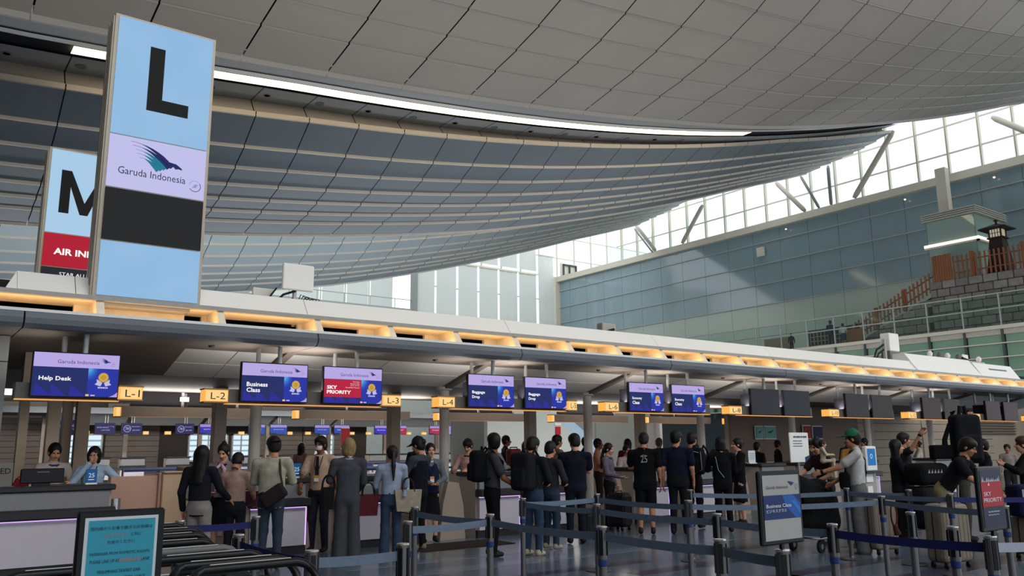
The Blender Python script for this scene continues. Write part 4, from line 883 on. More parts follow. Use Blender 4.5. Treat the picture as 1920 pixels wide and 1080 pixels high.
    t = thing('red_poster', 'tall narrow red poster left of the L-4 column', 'poster', (18.1, 38, 1.6)); MB(M('sign_red')).box(-.2, .25, 0, .03, 0, .95).build('sheet', t); MB(M('white_enamel')).box(-.2, .25, .03, .06, -.05, 1).build('backing', t)
    # right: poster group, price screens, kiosk with blue display
    for i, (x, z, w_, h, c, lb_) in enumerate([(21.9, 1.75, .35, .36, '#6fa3a0', 'left teal poster above the woman with a child'), (22.35, 1.75, .55, .36, '#6fa3a0', 'right teal poster above the woman with a child'), (24.4, 1.75, .4, .4, '#a33a35', 'small red and white poster left of the green cap'), (24.95, 1.75, .5, .38, '#2f2f5e', 'small dark blue poster behind the green cap')]):
        o = (x, 16.6, z); t = thing('poster', lb_, 'poster', o); MB(M('white_enamel')).box(x-.03, x+w_+.03, 16.62, 16.66, z-.03, z+h+.03).build('backing', t, o); MB(M('poster_'+c, c, .6)).box(x, x+w_, 16.6, 16.62, z, z+h).build('sheet', t, o); MB(M('poster_mark', '#22444a', .6)).prism([(x+.08, z+h*.5), (x+w_*.8, z+h*.75), (x+w_*.5, z+h*.45)], 16.595, 16.6, 'y').build('print', t, o)
    pw_ = MB(M('taupe_wall', '#7b6b60', .6, noise=.04)).box(20.8, 27.8, 16.7, 16.8, 0, 2.8).build('wall_partition'); tag(pw_, 'taupe partition wall with posters behind the woman with a child', kind='structure')
    t = thing('notice_board', 'large white airline notice board behind the woman with a child', 'sign', (14.6, 10.05, 0)); MB(M('white_enamel')).rbox(-.32, .3, 0, .03, 1.2, 1.78, .01, 1).build('board', t); MB(M('chrome')).tube([(0, .06, 0), (0, .06, 1.3)], .02, 8).lathe([(.18, 0), (.18, .02), (.02, .03)], 16, (0, .06)).build('stand', t)
    mb = MB(); dashes(mb, -.2, 1.68, .44, .035, -.004, M('ink_grey'), 4)
    for k in range(3): dashes(mb, -.22, 1.61-.05*k, .3, .016, -.004, M('ink_grey'), 5)
    mb.use(M('poster_navy', '#27315e', .6)).poly([(.14, -.004, 1.2), (.3, -.004, 1.2), (.3, -.004, 1.34), (.14, -.004, 1.3)]); mb.build('lettering', t)
    t = thing('check_in_kiosk', 'white kiosk with a bright blue display right of the green cap man', 'kiosk', (16.2, 9.6, 0)); MB(M('kiosk_grey', '#99958f', .45)).rbox(-.2, .3, 0, .3, 0, 1.02, .015, 1).build('cabinet', t); MB(M('white_enamel')).rbox(-.14, .25, -.08, .02, 1.0, 1.5, .02, 1).build('head', t); d = MB(em('#2f7cc4', .75)).box(-.1, .18, -.09, -.08, 1.12, 1.45).build('display', t); MB(em('#bfe0ff', .7)).disc((.02, 1.3), .05, -.094, 16, 0, 2*PI, .03).build('display_mark', d); MB(M('white_enamel')).box(-.1, .14, -.02, 0, .78, .94).box(-.08, .1, -.02, 0, .5, .7).build('paper_notice', t); MB(M('bezel_black')).box(-.2, .26, -.1, .0, .96, .99).build('shelf', t)
far_island()

# ================================================================ gear standing on the canopy
def gear():
    wh = M('parapet_white'); bk = M('cable_black', '#171717', .5)
    t = thing('panel_antenna', 'large white rounded panel on a post on the canopy roof', 'antenna', (5.25, 13.0, 3.95)); MB(wh).rbox(-.25, .3, 0, .07, .2, .65, .03, 3).build('panel', t); MB(M('pole_grey')).tube([(0, .1, -.4), (0, .1, .3)], .035, 10).build('post', t)
    mb = MB(bk)
    for i in range(5): mb.tube([(.05+.02*i, .1, -.02), (.12+.05*i, .12, .16-.015*i), (.2+.06*i, .1, .1), (.26+.05*i, .1, -.02)], .008, 6)
    mb.tube([(-.35, .1, -.05), (-.2, .08, .12), (0, .06, .2)], .02, 8).tube([(-.15, .1, -.05), (-.02, .1, .08)], .02, 8).build('cable', t)
    t = thing('panel_antenna', 'smaller tilted white panel left of the large rounded panel', 'antenna', (4.92, 13.6, 3.95)); MB(wh).rbox(-.2, .15, 0, .06, .05, .3, .02, 2).build('panel', t); MB(M('pole_grey')).tube([(.12, .1, -.35), (.12, .1, .2)], .025, 8).build('post', t); MB(bk).tube([(-.1, -.02, .04), (.05, -.02, .1), (.2, -.02, .32)], .015, 6).build('cable', t)
    t = thing('roof_box', 'small grey roof box with a camera in the middle of the canopy', 'box', (12.5, 13.4, 3.95)); MB(M('roof_box_grey', '#a8a39c', .5)).rbox(0, .42, 0, .2, 0, .3, .02, 1).build('box', t); MB(bk).tube([(.1, -.03, .1), (.3, -.05, .16)], .03, 8).build('camera_body', t)
    t = thing('roof_box', 'tall white box on brackets on the canopy roof near its right end', 'box', (24.2, 13.2, 4.2)); MB(wh).rbox(-.1, .45, 0, .3, .1, .65, .02, 1).build('box', t); MB(M('vent_grey')).box(-.1, .45, .02, .3, -.22, .1).build('base', t); MB(M('pole_grey')).tube([(-.25, .1, -.25), (-.25, .1, .45)], .06, 8).build('post', t)
    MB(bk).tube([(-.9, .1, -.22), (-.7, .1, .1), (-.25, .1, .3)], .03, 6).tube([(-.8, .1, -.22), (-.6, .1, 0), (-.25, .1, .15)], .025, 6).build('cable', t)
    t = thing('camera_bar', 'row of small cameras and sensors on the right end of the canopy', 'camera', (28, 13.4, 4.15)); MB(M('pole_grey')).bar((-1.2, 0, .12), (2.6, 0, .12), .04).box(.6, .66, -.03, .03, -.25, .12).box(-1.1, -1.04, -.03, .03, -.2, .12).build('bar', t)
    for i, x in enumerate((-1.15, -.5, 0, .75, 2.2)): MB(wh if i % 2 == 0 else M('vent_grey')).lathe([(.02, .12), (.08, .18), (.09, .26), (.04, .33)], 12, (x, 0)).build('dome', t)
    MB(wh).rbox(.95, 1.35, -.05, 0, .02, .34, .02, 1).build('housing', t); MB(bk).tube([(.8, -.1, .2), (1.15, -.1, .15)], .04, 8).build('camera_body', t)
    t = thing('roof_camera', 'small white camera post at the far right of the canopy', 'camera', (33, 13.6, 3.6)); MB(wh).tube([(0, 0, 0), (0, 0, .35)], .04, 8).build('post', t); MB(wh).rbox(-.2, .25, -.1, .1, .35, .48, .03, 2).build('housing', t)
gear()
# ================================================================ people
def head_template():
    S = Sdf((-.11, -.13, -.16), (.11, .13, .14), .0082)
    S.ell((0, -.012, .025), (.073, .092, .09), 0, 0); S.ell((0, .03, -.05), (.054, .055, .062), 0, .03); S.ell((0, .045, -.098), (.026, .026, .018), 0, .02)
    S.cap((0, .083, .0), (0, .104, -.03), .008, .014, 0, .012); S.ell((0, .087, -.036), (.019, .012, .009), 0, .01)
    for q in (-1, 1):
        S.ell((q*.075, -.008, -.012), (.01, .02, .031), 0, .008); S.ell((q*.035, .055, -.035), (.022, .024, .02), 0, .015)
        S.cut(S.ell((q*.03, .092, .004), (.017, .014, .011), ret=True), .01)
        S.ell((q*.03, .0745, .004), (.012, .0075, .0055), 4, .002, bias=.0005)
        S.cap((q*.015, .083, .025), (q*.045, .075, .025), .004, .003, 4, .004, bias=-.0005)
    S.cap((-.018, .083, -.066), (.018, .083, -.066), .0065, .0065, 5, .006, bias=.002)
    S.cap((0, -.02, -.08), (0, -.025, -.17), .05, .052, 0, .02)
    return S.mesh()
def hand_template(curl):
    S = Sdf((-.07, -.08, -.2), (.06, .1, .03), .0062)
    S.cap((0, 0, .02), (0, 0, -.03), .026, .03, 0, .0, sc=(.7, 1, 1)); S.ell((0, .0, -.055), (.015, .04, .045), 0, .02)
    for i, (y, L) in enumerate(((.031, .075), (.0105, .083), (-.0105, .077), (-.031, .06))):
        p = np.array([0., y, -.088]); a = 0.
        for seg in range(3):
            a += curl*(.7+.25*seg); l = L*(.45, .3, .25)[seg]; q = p+np.array([-math.sin(a)*l, 0, -math.cos(a)*l])
            S.cap(p, q, .0098-.001*seg, .009-.001*seg, 0, .004); p = q
    S.cap((0, .03, -.025), (-.012, .058, -.055), .014, .011, 0, .012); S.cap((-.012, .058, -.055), (-.028, .062, -.085), .0108, .0088, 0, .004)
    return S.mesh()
HEAD = head_template(); HANDS = {'relaxed': hand_template(.3), 'grip': hand_template(.95), 'flat': hand_template(.1)}
def sph(S, c, r, k=.02): S.ell(c, r, 0, k)
def hair_template(kind):
    S = Sdf((-.15, -.24, -.52), (.15, .16, .17), .0125 if kind not in ('long', 'pony') else .014)
    sph(S, (0, -.022, .028), (.091, .104, .107), 0)
    if kind in ('short', 'full', 'fringe', 'bun', 'knot', 'pony'): sph(S, (0, -.058, -.04), (.07, .045, .06), .03)
    if kind in ('bob', 'blond'):
        S.cap((-.06, -.02, .0), (-.062, .0, -.1), .045, .028, 0, .02); S.cap((.06, -.02, .0), (.062, .0, -.1), .045, .028, 0, .02); sph(S, (0, -.06, -.05), (.085, .05, .09), .02)
    if kind == 'long':
        for q in (-1, 1): S.cap((q*.055, -.02, .0), (q*.07, -.03, -.27), .042, .04, 0, .03)
        S.cap((0, -.06, .0), (0, -.09, -.36), .075, .06, 0, .04, sc=(1.3, .6, 1))
    if kind == 'pony': sph(S, (0, -.115, .0), (.03, .03, .03), .01); S.cap((0, -.12, .0), (.0, -.14, -.2), .03, .035, 0, .01); S.cap((0, -.14, -.2), (0, -.125, -.42), .035, .014, 0, .01)
    if kind == 'bun': sph(S, (0, -.118, .03), (.042, .035, .042), .008)
    if kind == 'knot': sph(S, (0, -.06, .13), (.036, .036, .03), .008)
    if kind == 'full': sph(S, (0, -.01, .06), (.093, .1, .078), .02)
    if kind == 'fringe': sph(S, (0, .03, .06), (.078, .068, .055), .02); sph(S, (0, -.05, -.02), (.08, .07, .07), .02)
    if kind == 'scarf': sph(S, (0, -.01, .01), (.1, .11, .13), .02); S.cap((0, -.02, -.08), (0, -.01, -.2), .08, .13, 0, .04)
    cz = {'fringe': -.055, 'blond': -.03, 'bob': -.045, 'scarf': -.02}.get(kind, -.035)
    S.cut(S.ell((0, .115, cz), (.068, .085, .1), ret=True), .012)
    if kind in ('short', 'full', 'bun', 'knot', 'pony', 'fringe'):
        S.cut(S.ell((0, .075, -.13), (.12, .09, .12), ret=True), .01)
        for q in (-1, 1): S.cut(S.ell((q*.09, .0, -.03), (.025, .03, .042), ret=True), .006)
    return S.mesh()
def cap_template():
    S = Sdf((-.12, -.14, -.06), (.12, .24, .17), .011); sph(S, (0, -.012, .045), (.092, .106, .1), 0)
    d = S.P[..., 2]; S.d = np.maximum(S.d, .028-S.P[..., 2]); S.m[:] = 0
    S.cap((0, .09, .04), (0, .165, .028), .07, .055, 0, .01, sc=(1.0, .9, .13)); S.ell((0, -.01, .147), (.012, .012, .008), 0, .004)
    return S.mesh()
TPL = {}
def tpl(kind):
    if kind not in TPL: TPL[kind] = cap_template() if kind == 'cap' else hair_template(kind)
    return TPL[kind]
HM = {}
def hair_mesh(kind, col):
    k = (kind, col)
    if k not in HM:
        V, F, m = tpl(kind)
        if col is None: mt = cloth('#202020')
        else: mt = M('hair_'+kind+col, col, .5 if kind not in ('cap', 'scarf') else .9, noise=.3, nscale=45, bump=.5, stretch=(1, 1, .15) if kind not in ('cap', 'scarf') else None); mt.node_tree.nodes['Principled BSDF'].inputs['Specular IOR Level'].default_value = .2
        HM[k] = mesh_np(kind, V, F, [mt])
    return HM[k]
def Rx(a): c, s = math.cos(a), math.sin(a); return np.array([[1, 0, 0], [0, c, -s], [0, s, c]])
def Rz(a): c, s = math.cos(a), math.sin(a); return np.array([[c, -s, 0], [s, c, 0], [0, 0, 1]])
ARMS = {  # elbow, wrist (x outward, y forward, z height) as fractions of stature
 'down': ((.145, -.02, .64), (.15, .03, .50)), 'fold': ((.15, .03, .645), (.035, .15, .60)), 'front': ((.15, .06, .66), (.09, .2, .66)), 'low': ((.14, .06, .64), (.11, .19, .56)),
 'phone': ((.14, .08, .68), (.05, .17, .74)), 'face': ((.14, .12, .69), (.02, .09, .86)), 'up': ((.2, .04, .93), (.13, .12, 1.08)), 'upin': ((.19, .05, .95), (.03, .1, 1.1)), 'strap': ((.15, .02, .66), (.09, .11, .76)),
 'behind': ((.15, -.08, .65), (.05, -.12, .58)), 'reach': ((.12, .13, .7), (.1, .27, .66)), 'point': ((.15, .04, .66), (.17, .17, .58)), 'elbow_out': ((.25, -.03, .67), (.16, .05, .62)), 'knee': ((.13, .16, .62), (.1, .3, .52)), 'wave': ((.2, .0, .83), (.26, .08, .98))}
SKINS = {'l': '#c08f76', 'm': '#a8765b', 'd': '#74482f'}
ORD = []; HH = {}
def person(label, x, y, H, face, top, bot, hair=('short', '#15110f'), sleeve='short', arms=('down', 'down'), look=0, nod=0, lean=0, legs='pants', shoe='#191919', skin='m', bw=1.0, hem=.5, extra=None, vox=.0175, stride=0, group=None, z=0, sit=False, cat='person', hd=1.0):
    a = math.atan2(y, x)-math.radians(face); loc = (x, y, z)
    t = thing('person', label, cat, loc, a-PI/2, group)
    ph = .52*H; L = math.radians(-lean)
    R = Rx(L); P0 = np.array([0, 0, ph])
    def up(p): return P0+R@(np.array(p)-P0)
    if sit:
        knee = [np.array([q*.09*H, .24*H, ph-.01]) for q in (-1, 1)]; ank = [np.array([q*.09*H, .25*H, .05*H]) for q in (-1, 1)]
    else:
        knee = [np.array([q*.055*H, .012*H+q*stride*.08, .28*H]) for q in (-1, 1)]; ank = [np.array([q*.062*H, -.01*H+q*stride*.14, .05*H]) for q in (-1, 1)]
    hip = [np.array([q*.05*H, 0, .5*H]) for q in (-1, 1)]
    nb = up((0, -.01*H, .835*H)); ch = up((0, -.005*H, .755*H)); wa = up((0, .0, .64*H)); sh = [up((q*.108*H*bw, -.012*H, .805*H)) for q in (-1, 1)]
    hc = nb+(R@np.array([0, .012*H, 0]))*1+np.array([0, .01*H*(1+lean/25), .099*H]); hs = H*.142/.235*hd
    el, wr = [], []
    for q, nm in zip((-1, 1), arms):
        e, w = ARMS[nm] if isinstance(nm, str) else nm
        e = up(np.array([q*e[0], e[1], e[2]])*H) if nm != 'knee' else np.array([q*e[0], e[1]+.1*lean/45, e[2]])*H
        w = up(np.array([q*w[0], w[1], w[2]])*H) if nm != 'knee' else np.array([q*w[0], w[1]+.12*lean/45, w[2]])*H
        el.append(e); wr.append(w)
    J = np.array([nb, ch, *sh, *el, *wr, *knee, *ank, P0]); lo = J.min(0)-.19; hi = J.max(0)+.17; lo[2] = -.02; lo[1] -= .05; hi[1] += .08
    S = Sdf(lo, hi, vox); s = H/1.7
    # legs
    for i, q in enumerate((-1, 1)):
        if legs in ('shorts', 'skirt', 'bare'):
            S.cap(hip[i], knee[i], .078*s, .056*s, 0, .02); S.cap(knee[i], ank[i], .054*s, .036*s, 0, .02); S.ell(knee[i]*.6+ank[i]*.4+np.array([0, -.018, .02]), (.048*s, .05*s, .09*s), 0, .02)
            if legs == 'shorts': S.cap(hip[i], knee[i]+np.array([0, 0, .02]), .1*s, .088*s, 2, .02, flat=True)
        else:
            w = {'pants': (.088, .064, .05), 'wide': (.095, .09, .105), 'loose': (.096, .077, .066), 'flare': (.085, .066, .085)}[legs]
            S.cap(hip[i], knee[i], w[0]*s, w[1]*s, 2, .02); S.cap(knee[i], ank[i]+np.array([0, 0, -.02]), w[1]*s, w[2]*s, 2, .02, flat=False)
            S.ell(knee[i]+np.array([0, .01, .02]), (.066*s, .06*s, .07*s), 2, .02)
        S.cap(ank[i]+np.array([0, -.02, -.035*s]), ank[i]+np.array([0, .12*s, -.045*s]), .042*s, .034*s, 3, .012); S.ell(ank[i]+np.array([0, .0, -.01]), (.042*s, .05*s, .04*s), 3, .012)
    S.ell(P0+np.array([0, -.012, -.01]), (.155*s*bw, .112*s, .13*s), 2, .03, bias=.012)
    if legs == 'skirt': S.cap((0, 0, .5*H), (0, .01, .27*H), .1*s, .135*s, 2, .02, sc=(1.45, 1.05, 1), flat=True)
    # torso
    hb = up((0, 0, hem*H))
    S.cap(hb, ch, .108*s, .108*s, 1, .012, sc=(1.42*bw, 1.04, 1), fr=R.T, flat=True)
    S.ell(ch, (.152*s*bw, .108*s, .14*s), 1, .03, fr=R.T); S.cap(sh[0], sh[1], .052*s, .052*s, 1, .03); S.cap(nb-R@np.array([0, 0, .05]), nb+np.array([0, 0, .01]), .085*s, .05*s, 1, .03)
    for q in (0, 1): S.cap(nb+np.array([0, -.01, -.005]), sh[q]+(nb-sh[q])*.25, .045*s, .05*s, 1, .03)
    ex = extra or {}
    # arms
    for i in range(2):
        S.cap(sh[i], el[i], .05*s, .04*s, 0, .015); S.cap(el[i], wr[i], .042*s, .028*s, 0, .012)
        if sleeve == 'short': S.cap(sh[i], sh[i]*.34+el[i]*.66, .06*s, .07*s, 1, .02, flat=False)
        elif sleeve == 'none': S.ell(sh[i], (.06*s,)*3, 1, .02)
        else: S.cap(sh[i], el[i], .062*s, .054*s, 1, .02); S.cap(el[i], wr[i]*.96+el[i]*.04, .053*s, .042*s, 1, .018)
    S.cap(nb, hc+np.array([0, -.02, -.05]), .056*s, .052*s, 0, .012)
    V, F, m = S.mesh(); Vs, Fs, ms = [V], [F], [m]; n = len(V)
    RH = Rz(math.radians(look))@Rx(math.radians(-nod)-.0*L)
    hv = (HEAD[0]*hs)@RH.T+hc; Vs.append(hv); Fs.append(HEAD[1]+n); ms.append(HEAD[2]); n += len(hv)
    for i in range(2):
        d = wr[i]-el[i]; d /= np.linalg.norm(d); zc = -d; ref = np.array([0, 1., 0]) if abs(d[1]) < .75 else np.array([-(1 if i else -1)*.5, 0, 1.])
        yc = ref-zc*(ref@zc); yc /= np.linalg.norm(yc); xc = np.cross(yc, zc); B = np.stack([xc, yc, zc], 1)
        nm = arms[i]; Hn = HANDS['grip' if nm in ('strap', 'upin', 'up', 'low', 'knee') else 'flat' if nm in ('face', 'point') else 'relaxed']
        hvv = Hn[0].copy()*(s*.98); f = Hn[1]
        if i == 0: hvv[:, 0] *= -1; f = f[:, ::-1]
        hvv = hvv@B.T+wr[i]+d*.01; Vs.append(hvv); Fs.append(f+n); ms.append(Hn[2]); n += len(hvv)
    sk = M('skin_'+skin, SKINS[skin], .6, noise=.05, nscale=12)
    me = mesh_np('body', np.concatenate(Vs), np.concatenate(Fs), [sk, cloth(top), cloth(bot), M('shoe_'+shoe, shoe, .6), M('eye_dark', '#1c1412', .4, noise=0), M('lip_tone', '#9a5a50', .5, noise=0)], np.concatenate(ms))
    body = obj('body', me, t)
    if hair:
        h = obj('hair', hair_mesh(*hair), t); Mx = Matrix((Matrix.Identity(4))); B = RH*hs
        h.matrix_local = Matrix([list(B[r])+[hc[r]] for r in range(3)]+[[0, 0, 0, 1]])
        if hair[0] == 'scarf': h.name = 'headscarf'
    HMx = Matrix([list((RH*hs)[r])+[hc[r]] for r in range(3)]+[[0, 0, 0, 1]])
    if 'cap' in ex:
        h = obj('cap', hair_mesh('cap', ex['cap']), t); h.matrix_local = HMx
        if ex.get('backward'): h.matrix_local = HMx @ Matrix.Rotation(PI, 4, 'Z')
    if 'mask' in ex:
        mb = MB(M('mask_white', '#d2c4c6', .8)); mb.T = HMx; n1, n2 = 9, 6; V = []
        for j in range(n2+1):
            for i in range(n1+1):
                aa = -1.15+2.3*i/n1; bb = -1.05+1.1*j/n2+.05; V.append((.069*math.sin(aa)*math.cos(bb*.75), .02+.088*math.cos(aa)*math.cos(bb*.6), -.048+.058*math.sin(bb*1.15)+.02))
        mb.add(V, [(j*(n1+1)+i, j*(n1+1)+i+1, (j+1)*(n1+1)+i+1, (j+1)*(n1+1)+i) for j in range(n2) for i in range(n1)]); mb.build('face_mask', t, smooth=True)
    if 'glasses' in ex:
        mb = MB(M('bezel_black')); mb.T = HMx
        for q in (-1, 1): mb.tube([(q*.031+.02*math.cos(k*PI/5), .096, .004+.015*math.sin(k*PI/5)) for k in range(10)], .002, 5, True).tube([(q*.052, .094, .006), (q*.078, .0, .004)], .002, 5)
        mb.build('glasses', t)
    c2 = lambda p: tuple(R@np.array([p[0]*s, p[1]*s, 0])+up((0, 0, p[2]*H)))
    if 'scarf' in ex:
        mb = MB(cloth(ex['scarf'])); pts = [tuple(nb+R@np.array([.075*s*math.cos(k*PI/5), .07*s*math.sin(k*PI/5), -.015+.02*math.sin(k*PI/5+PI)])) for k in range(10)]; mb.tube(pts, .024, 8, True).build('neck_scarf', t, smooth=True)
        if 'bow' in ex: MB(cloth(ex['bow'])).tube([c2((0, .09, .83)), c2((-.07, .13, .785)), c2((-.05, .14, .72))], [.02, .03, .012], 8).tube([c2((0, .09, .83)), c2((.07, .13, .785)), c2((.06, .14, .70))], [.02, .03, .012], 8).build('scarf_bow', t, smooth=True)
    if 'lanyard' in ex:
        mb = MB(cloth(ex['lanyard'])); mb.tube([c2((-.06, .05, .835)), c2((-.05, .128, .76)), c2((0, .142, .67))], .006, 5).tube([c2((.06, .05, .835)), c2((.05, .128, .76)), c2((0, .142, .67))], .006, 5).build('lanyard', t)
        p = c2((0, .15, .64)); MB(M('badge_orange', '#c9924a', .5)).box(p[0]-.035, p[0]+.035, p[1]-.004, p[1]+.004, p[2], p[2]+.045).use(M('white_enamel')).box(p[0]-.035, p[0]+.035, p[1]-.004, p[1]+.004, p[2]-.05, p[2]).build('badge', t)
    if 'tie' in ex: MB(cloth(ex['tie'])).prism([(-.022, c2((0, 0, .83))[2]), (.022, c2((0, 0, .83))[2]), (.03, c2((0, 0, .66))[2]), (0, c2((0, 0, .64))[2]), (-.03, c2((0, 0, .66))[2])], .122*s, .128*s, 'y').build('tie', t)
    if 'collar' in ex:
        mb = MB(cloth(ex['collar'])); mb.tube([tuple(nb+R@np.array([.066*s*math.cos(k*PI/6), .062*s*math.sin(k*PI/6)-.005, -.004])) for k in range(12)], .017, 8, True).build('collar', t, smooth=True)
    if 'vest' in ex or 'apron' in ex:
        col = ex.get('vest', ex.get('apron')); S2 = Sdf((-.26*s, -.19*s, .46*H), (.26*s, .2*s, .84*H), .018)
        S2.cap((0, 0, .52*H), (0, -.005*H, .755*H), .113*s, .118*s, 0, 0, sc=(1.42*bw, 1.04, 1)); 
        for q in (-1, 1): S2.cut(S2.ell((q*.2*s*bw, 0, .79*H), (.085*s, .2, .11*s), ret=True), .01)
        S2.cut(S2.ell((0, .1*s, .83*H), (.055*s, .12, .1*s), ret=True), .01)
        V2, F2, _ = S2.mesh(); V2 = (V2-P0)@R.T+P0; obj('vest', mesh_np('vest', V2, F2, [cloth(col)]), t)
    if 'bracelet' in ex:
        i = ex['bracelet']; p = wr[i]; d = wr[i]-el[i]; d /= np.linalg.norm(d); MB(M('bezel_black')).tube([tuple(p-d*.02), tuple(p+d*.015)], .035*s, 12).build('wristwatch', t)
    if 'print' in ex:
        mb = MB(); text(mb, '25', .0, .71*H, .13, -.001, M('print_white', '#8b8d90', .8), .12, 'c', .01); text(mb, 'A!', -.005, .77*H, .04, -.001, M('print_white'), .06, 'c')
        mb.v = [(a_, -.118*s-.028+.16*a_*a_, c_) for a_, b_, c_ in mb.v]; mb.build('shirt_print', t)
    if 'stripe' in ex: MB(M('print_white')).tube([c2((-.12, -.15, .8)), c2((-.08, -.17, .66)), c2((.02, -.17, .58))], .006, 5).build('piping', t)
    HH[t.name] = H; ORD.append(t); return t
def near(t, name, label, cat, build, group=None):
    """a worn or held object, top level, standing in the wearer's frame"""
    o = thing(name, label, cat, t.location, t.rotation_euler[2], group); build(o, HH[t.name]); return o
def backpack(col, trim='#2a2a2e', x=0, zf=.62, w=.3, h=.46, d=.17, y=-.13, white=False):
    def f(o, H):
        S = Sdf((x-w/2-.03, y-d-.06, zf*H-.05), (x+w/2+.03, y+.05, zf*H+h+.05), .016)
        c = np.array([x, y-d/2, zf*H+h/2]); q = np.abs(S.P-c)-np.array([w/2-.07, d/2-.06, h/2-.08]); S.put(np.sqrt((np.maximum(q, 0)**2).sum(-1))-.07, 0, 0)
        c = np.array([x, y-d-.0, zf*H+h*.33]); q = np.abs(S.P-c)-np.array([w/2-.09, .02, h*.2]); S.put(np.sqrt((np.maximum(q, 0)**2).sum(-1))-.03, 0, .02)
        V, F, m = S.mesh(); obj('pack', mesh_np('pack', V, F, [cloth(col)]), o)
        z1 = zf*H+h
        for q in (-1, 1): MB(cloth(trim)).tube([(x+q*.1, y-.02, z1-.05), (x+q*.105, y+.04, z1+.03), (x+q*.105, .02, .835*H), (x+q*.1, .135, .77*H), (x+q*.12, .11, .68*H), (x+q*.14, -.02, .64*H), (x+q*.12, y-.02, zf*H+.06)], .02, 6).build('strap', o)
        MB(cloth(trim)).tube([(x-.04, y-.04, z1-.01), (x-.03, y-.04, z1+.04), (x+.03, y-.04, z1+.04), (x+.04, y-.04, z1-.01)], .01, 6).build('handle', o)
        if white: MB(M('print_white')).tube([(x-w*.4, y-d-.03, z1-.1), (x-.02, y-d-.055, z1-.06), (x+w*.4, y-d-.02, z1-.1)], .007, 5).tube([(x+w*.46, y-d+.02, z1-.08), (x+w*.5, y-d+.02, zf*H+.1), (x+w*.1, y-d-.03, zf*H+.03)], .008, 5).build('reflective_piping', o)
    return f
def sling(col, side=1, zf=.56, w=.28, h=.2, d=.1, y=.15, tilt=0, x=0, strapcol=None, back=False):
    def f(o, H):
        S = Sdf((-w/2-.05, -d/2-.05, -h/2-.05), (w/2+.05, d/2+.05, h/2+.05), .014)
        q = np.abs(S.P)-np.array([w/2-.04, d/2-.035, h/2-.04]); S.put(np.sqrt((np.maximum(q, 0)**2).sum(-1))-.04, 0, 0)
        V, F, m = S.mesh(); a = math.radians(tilt); V = V@np.array([[math.cos(a), 0, math.sin(a)], [0, 1, 0], [-math.sin(a), 0, math.cos(a)]])+np.array([x, y, zf*H])
        obj('pouch', mesh_np('pouch', V, F, [cloth(col)]), o)
        sy = 1 if y > 0 else -1; s = side
        MB(cloth(strapcol or col)).tube([(x+s*w*.35, y*.9, zf*H+h*.4), (s*.13, sy*.14, .72*H), (s*.1, sy*.06, .83*H), (s*.09, -.02, .845*H), (s*.02, -sy*.13, .76*H), (-s*.12, -sy*.13, .63*H), (-s*.18, 0, .56*H), (x-s*w*.4, y*.85, zf*H+h*.2)], .016, 6).build('strap', o)
        MB(cloth(strapcol or '#191919')).box(x-w*.3, x+w*.3, y-sy*0-(.052 if sy < 0 else -.048), y-(.05 if sy < 0 else -.05)+.002, zf*H-.005, zf*H+.005).build('zip', o)
    return f
def tote(col, x, y, z0, w=.36, h=.28, d=.13, hcol='#3a2a22', charm=None):
    def f(o, H):
        MB(cloth(col)).add([(x+sx*w*(.5 if zz else .42), y+sy*d*(.3 if zz else .5), z0+zz*h) for zz in (0, 1) for sx, sy in ((-1, -1), (1, -1), (1, 1), (-1, 1))], [(3, 2, 1, 0), (4, 5, 6, 7), (0, 1, 5, 4), (1, 2, 6, 5), (2, 3, 7, 6), (3, 0, 4, 7)]).build('bag_body', o)
        for q in (-1, 1): MB(cloth(hcol)).tube([(x-.09, y+q*d*.3, z0+h-.03)]+[(x+.09*math.cos(PI-k*PI/8), y+q*d*.3, z0+h+.17*math.sin(k*PI/8)) for k in range(1, 8)]+[(x+.09, y+q*d*.3, z0+h-.03)], .008, 6).build('handle', o)
        if charm: MB(cloth(charm)).tube([(x-.06, y-d*.55, z0+h), (x-.07, y-d*.6, z0+h-.09)], [.01, .03], 8).build('charm', o)
    return f

BK = '#15110f'
# --- agents and travellers along the counters, left to right
person('airline agent in pale uniform with purple scarf looking down behind the help desk monitor', 1.99, 13.7, 1.66, 165, '#a79c95', '#22222c', ('bun', BK), 'long', ('front', 'front'), nod=18, skin='l', extra=dict(scarf='#2b2a66'))
person('woman in light blue shirt with hand over her mouth at the help desk', 2.48, 13.5, 1.61, 190, '#8fa0b4', '#22222c', ('bob', BK), 'long', ('elbow_out', 'face'), nod=8, skin='l', extra=dict(lanyard='#1b2438', collar='#8fa0b4'))
person('woman with long black hair in dark jacket and grey trousers seen from behind', 3.36, 11.3, 1.6, 25, '#15181f', '#77726c', ('long', '#0d0c0d'), 'long', ('down', 'point'), legs='loose', hem=.45, nod=5, skin='m')
person('airline agent with hair up, pink scarf bow and black skirt facing the dark jacket woman', 4.06, 12.6, 1.63, 200, '#75686b', '#131318', ('knot', BK), 'long', ('fold', 'low'), legs='skirt', nod=22, skin='l', extra=dict(scarf='#1b1420', bow='#b79aa6', lanyard='#15151a'))
p5 = person('man in cream sweatshirt, dark cap and jeans with a sling bag on his back', 4.24, 11.1, 1.71, 10, '#95907f', '#2c3440', ('short', BK), 'long', ('front', 'front'), hem=.46, bw=1.12, skin='m', look=25, nod=12, shoe='#3a3a3a', extra=dict(cap='#10131d', backward=1), vox=.016)
near(p5, 'sling_bag', 'dark brown sling bag on the back of the cream sweatshirt man', 'bag', sling('#241b1c', 1, .56, .34, .2, .13, -.2, 35, .06, '#3b2e2c'))
p5b = person('person in pale pink short sleeved shirt half hidden left of the cream sweatshirt man', 3.98, 11.75, 1.5, 20, '#a58579', '#1c1d24', ('short', BK), 'short', ('low', 'low'), nod=35, skin='m')
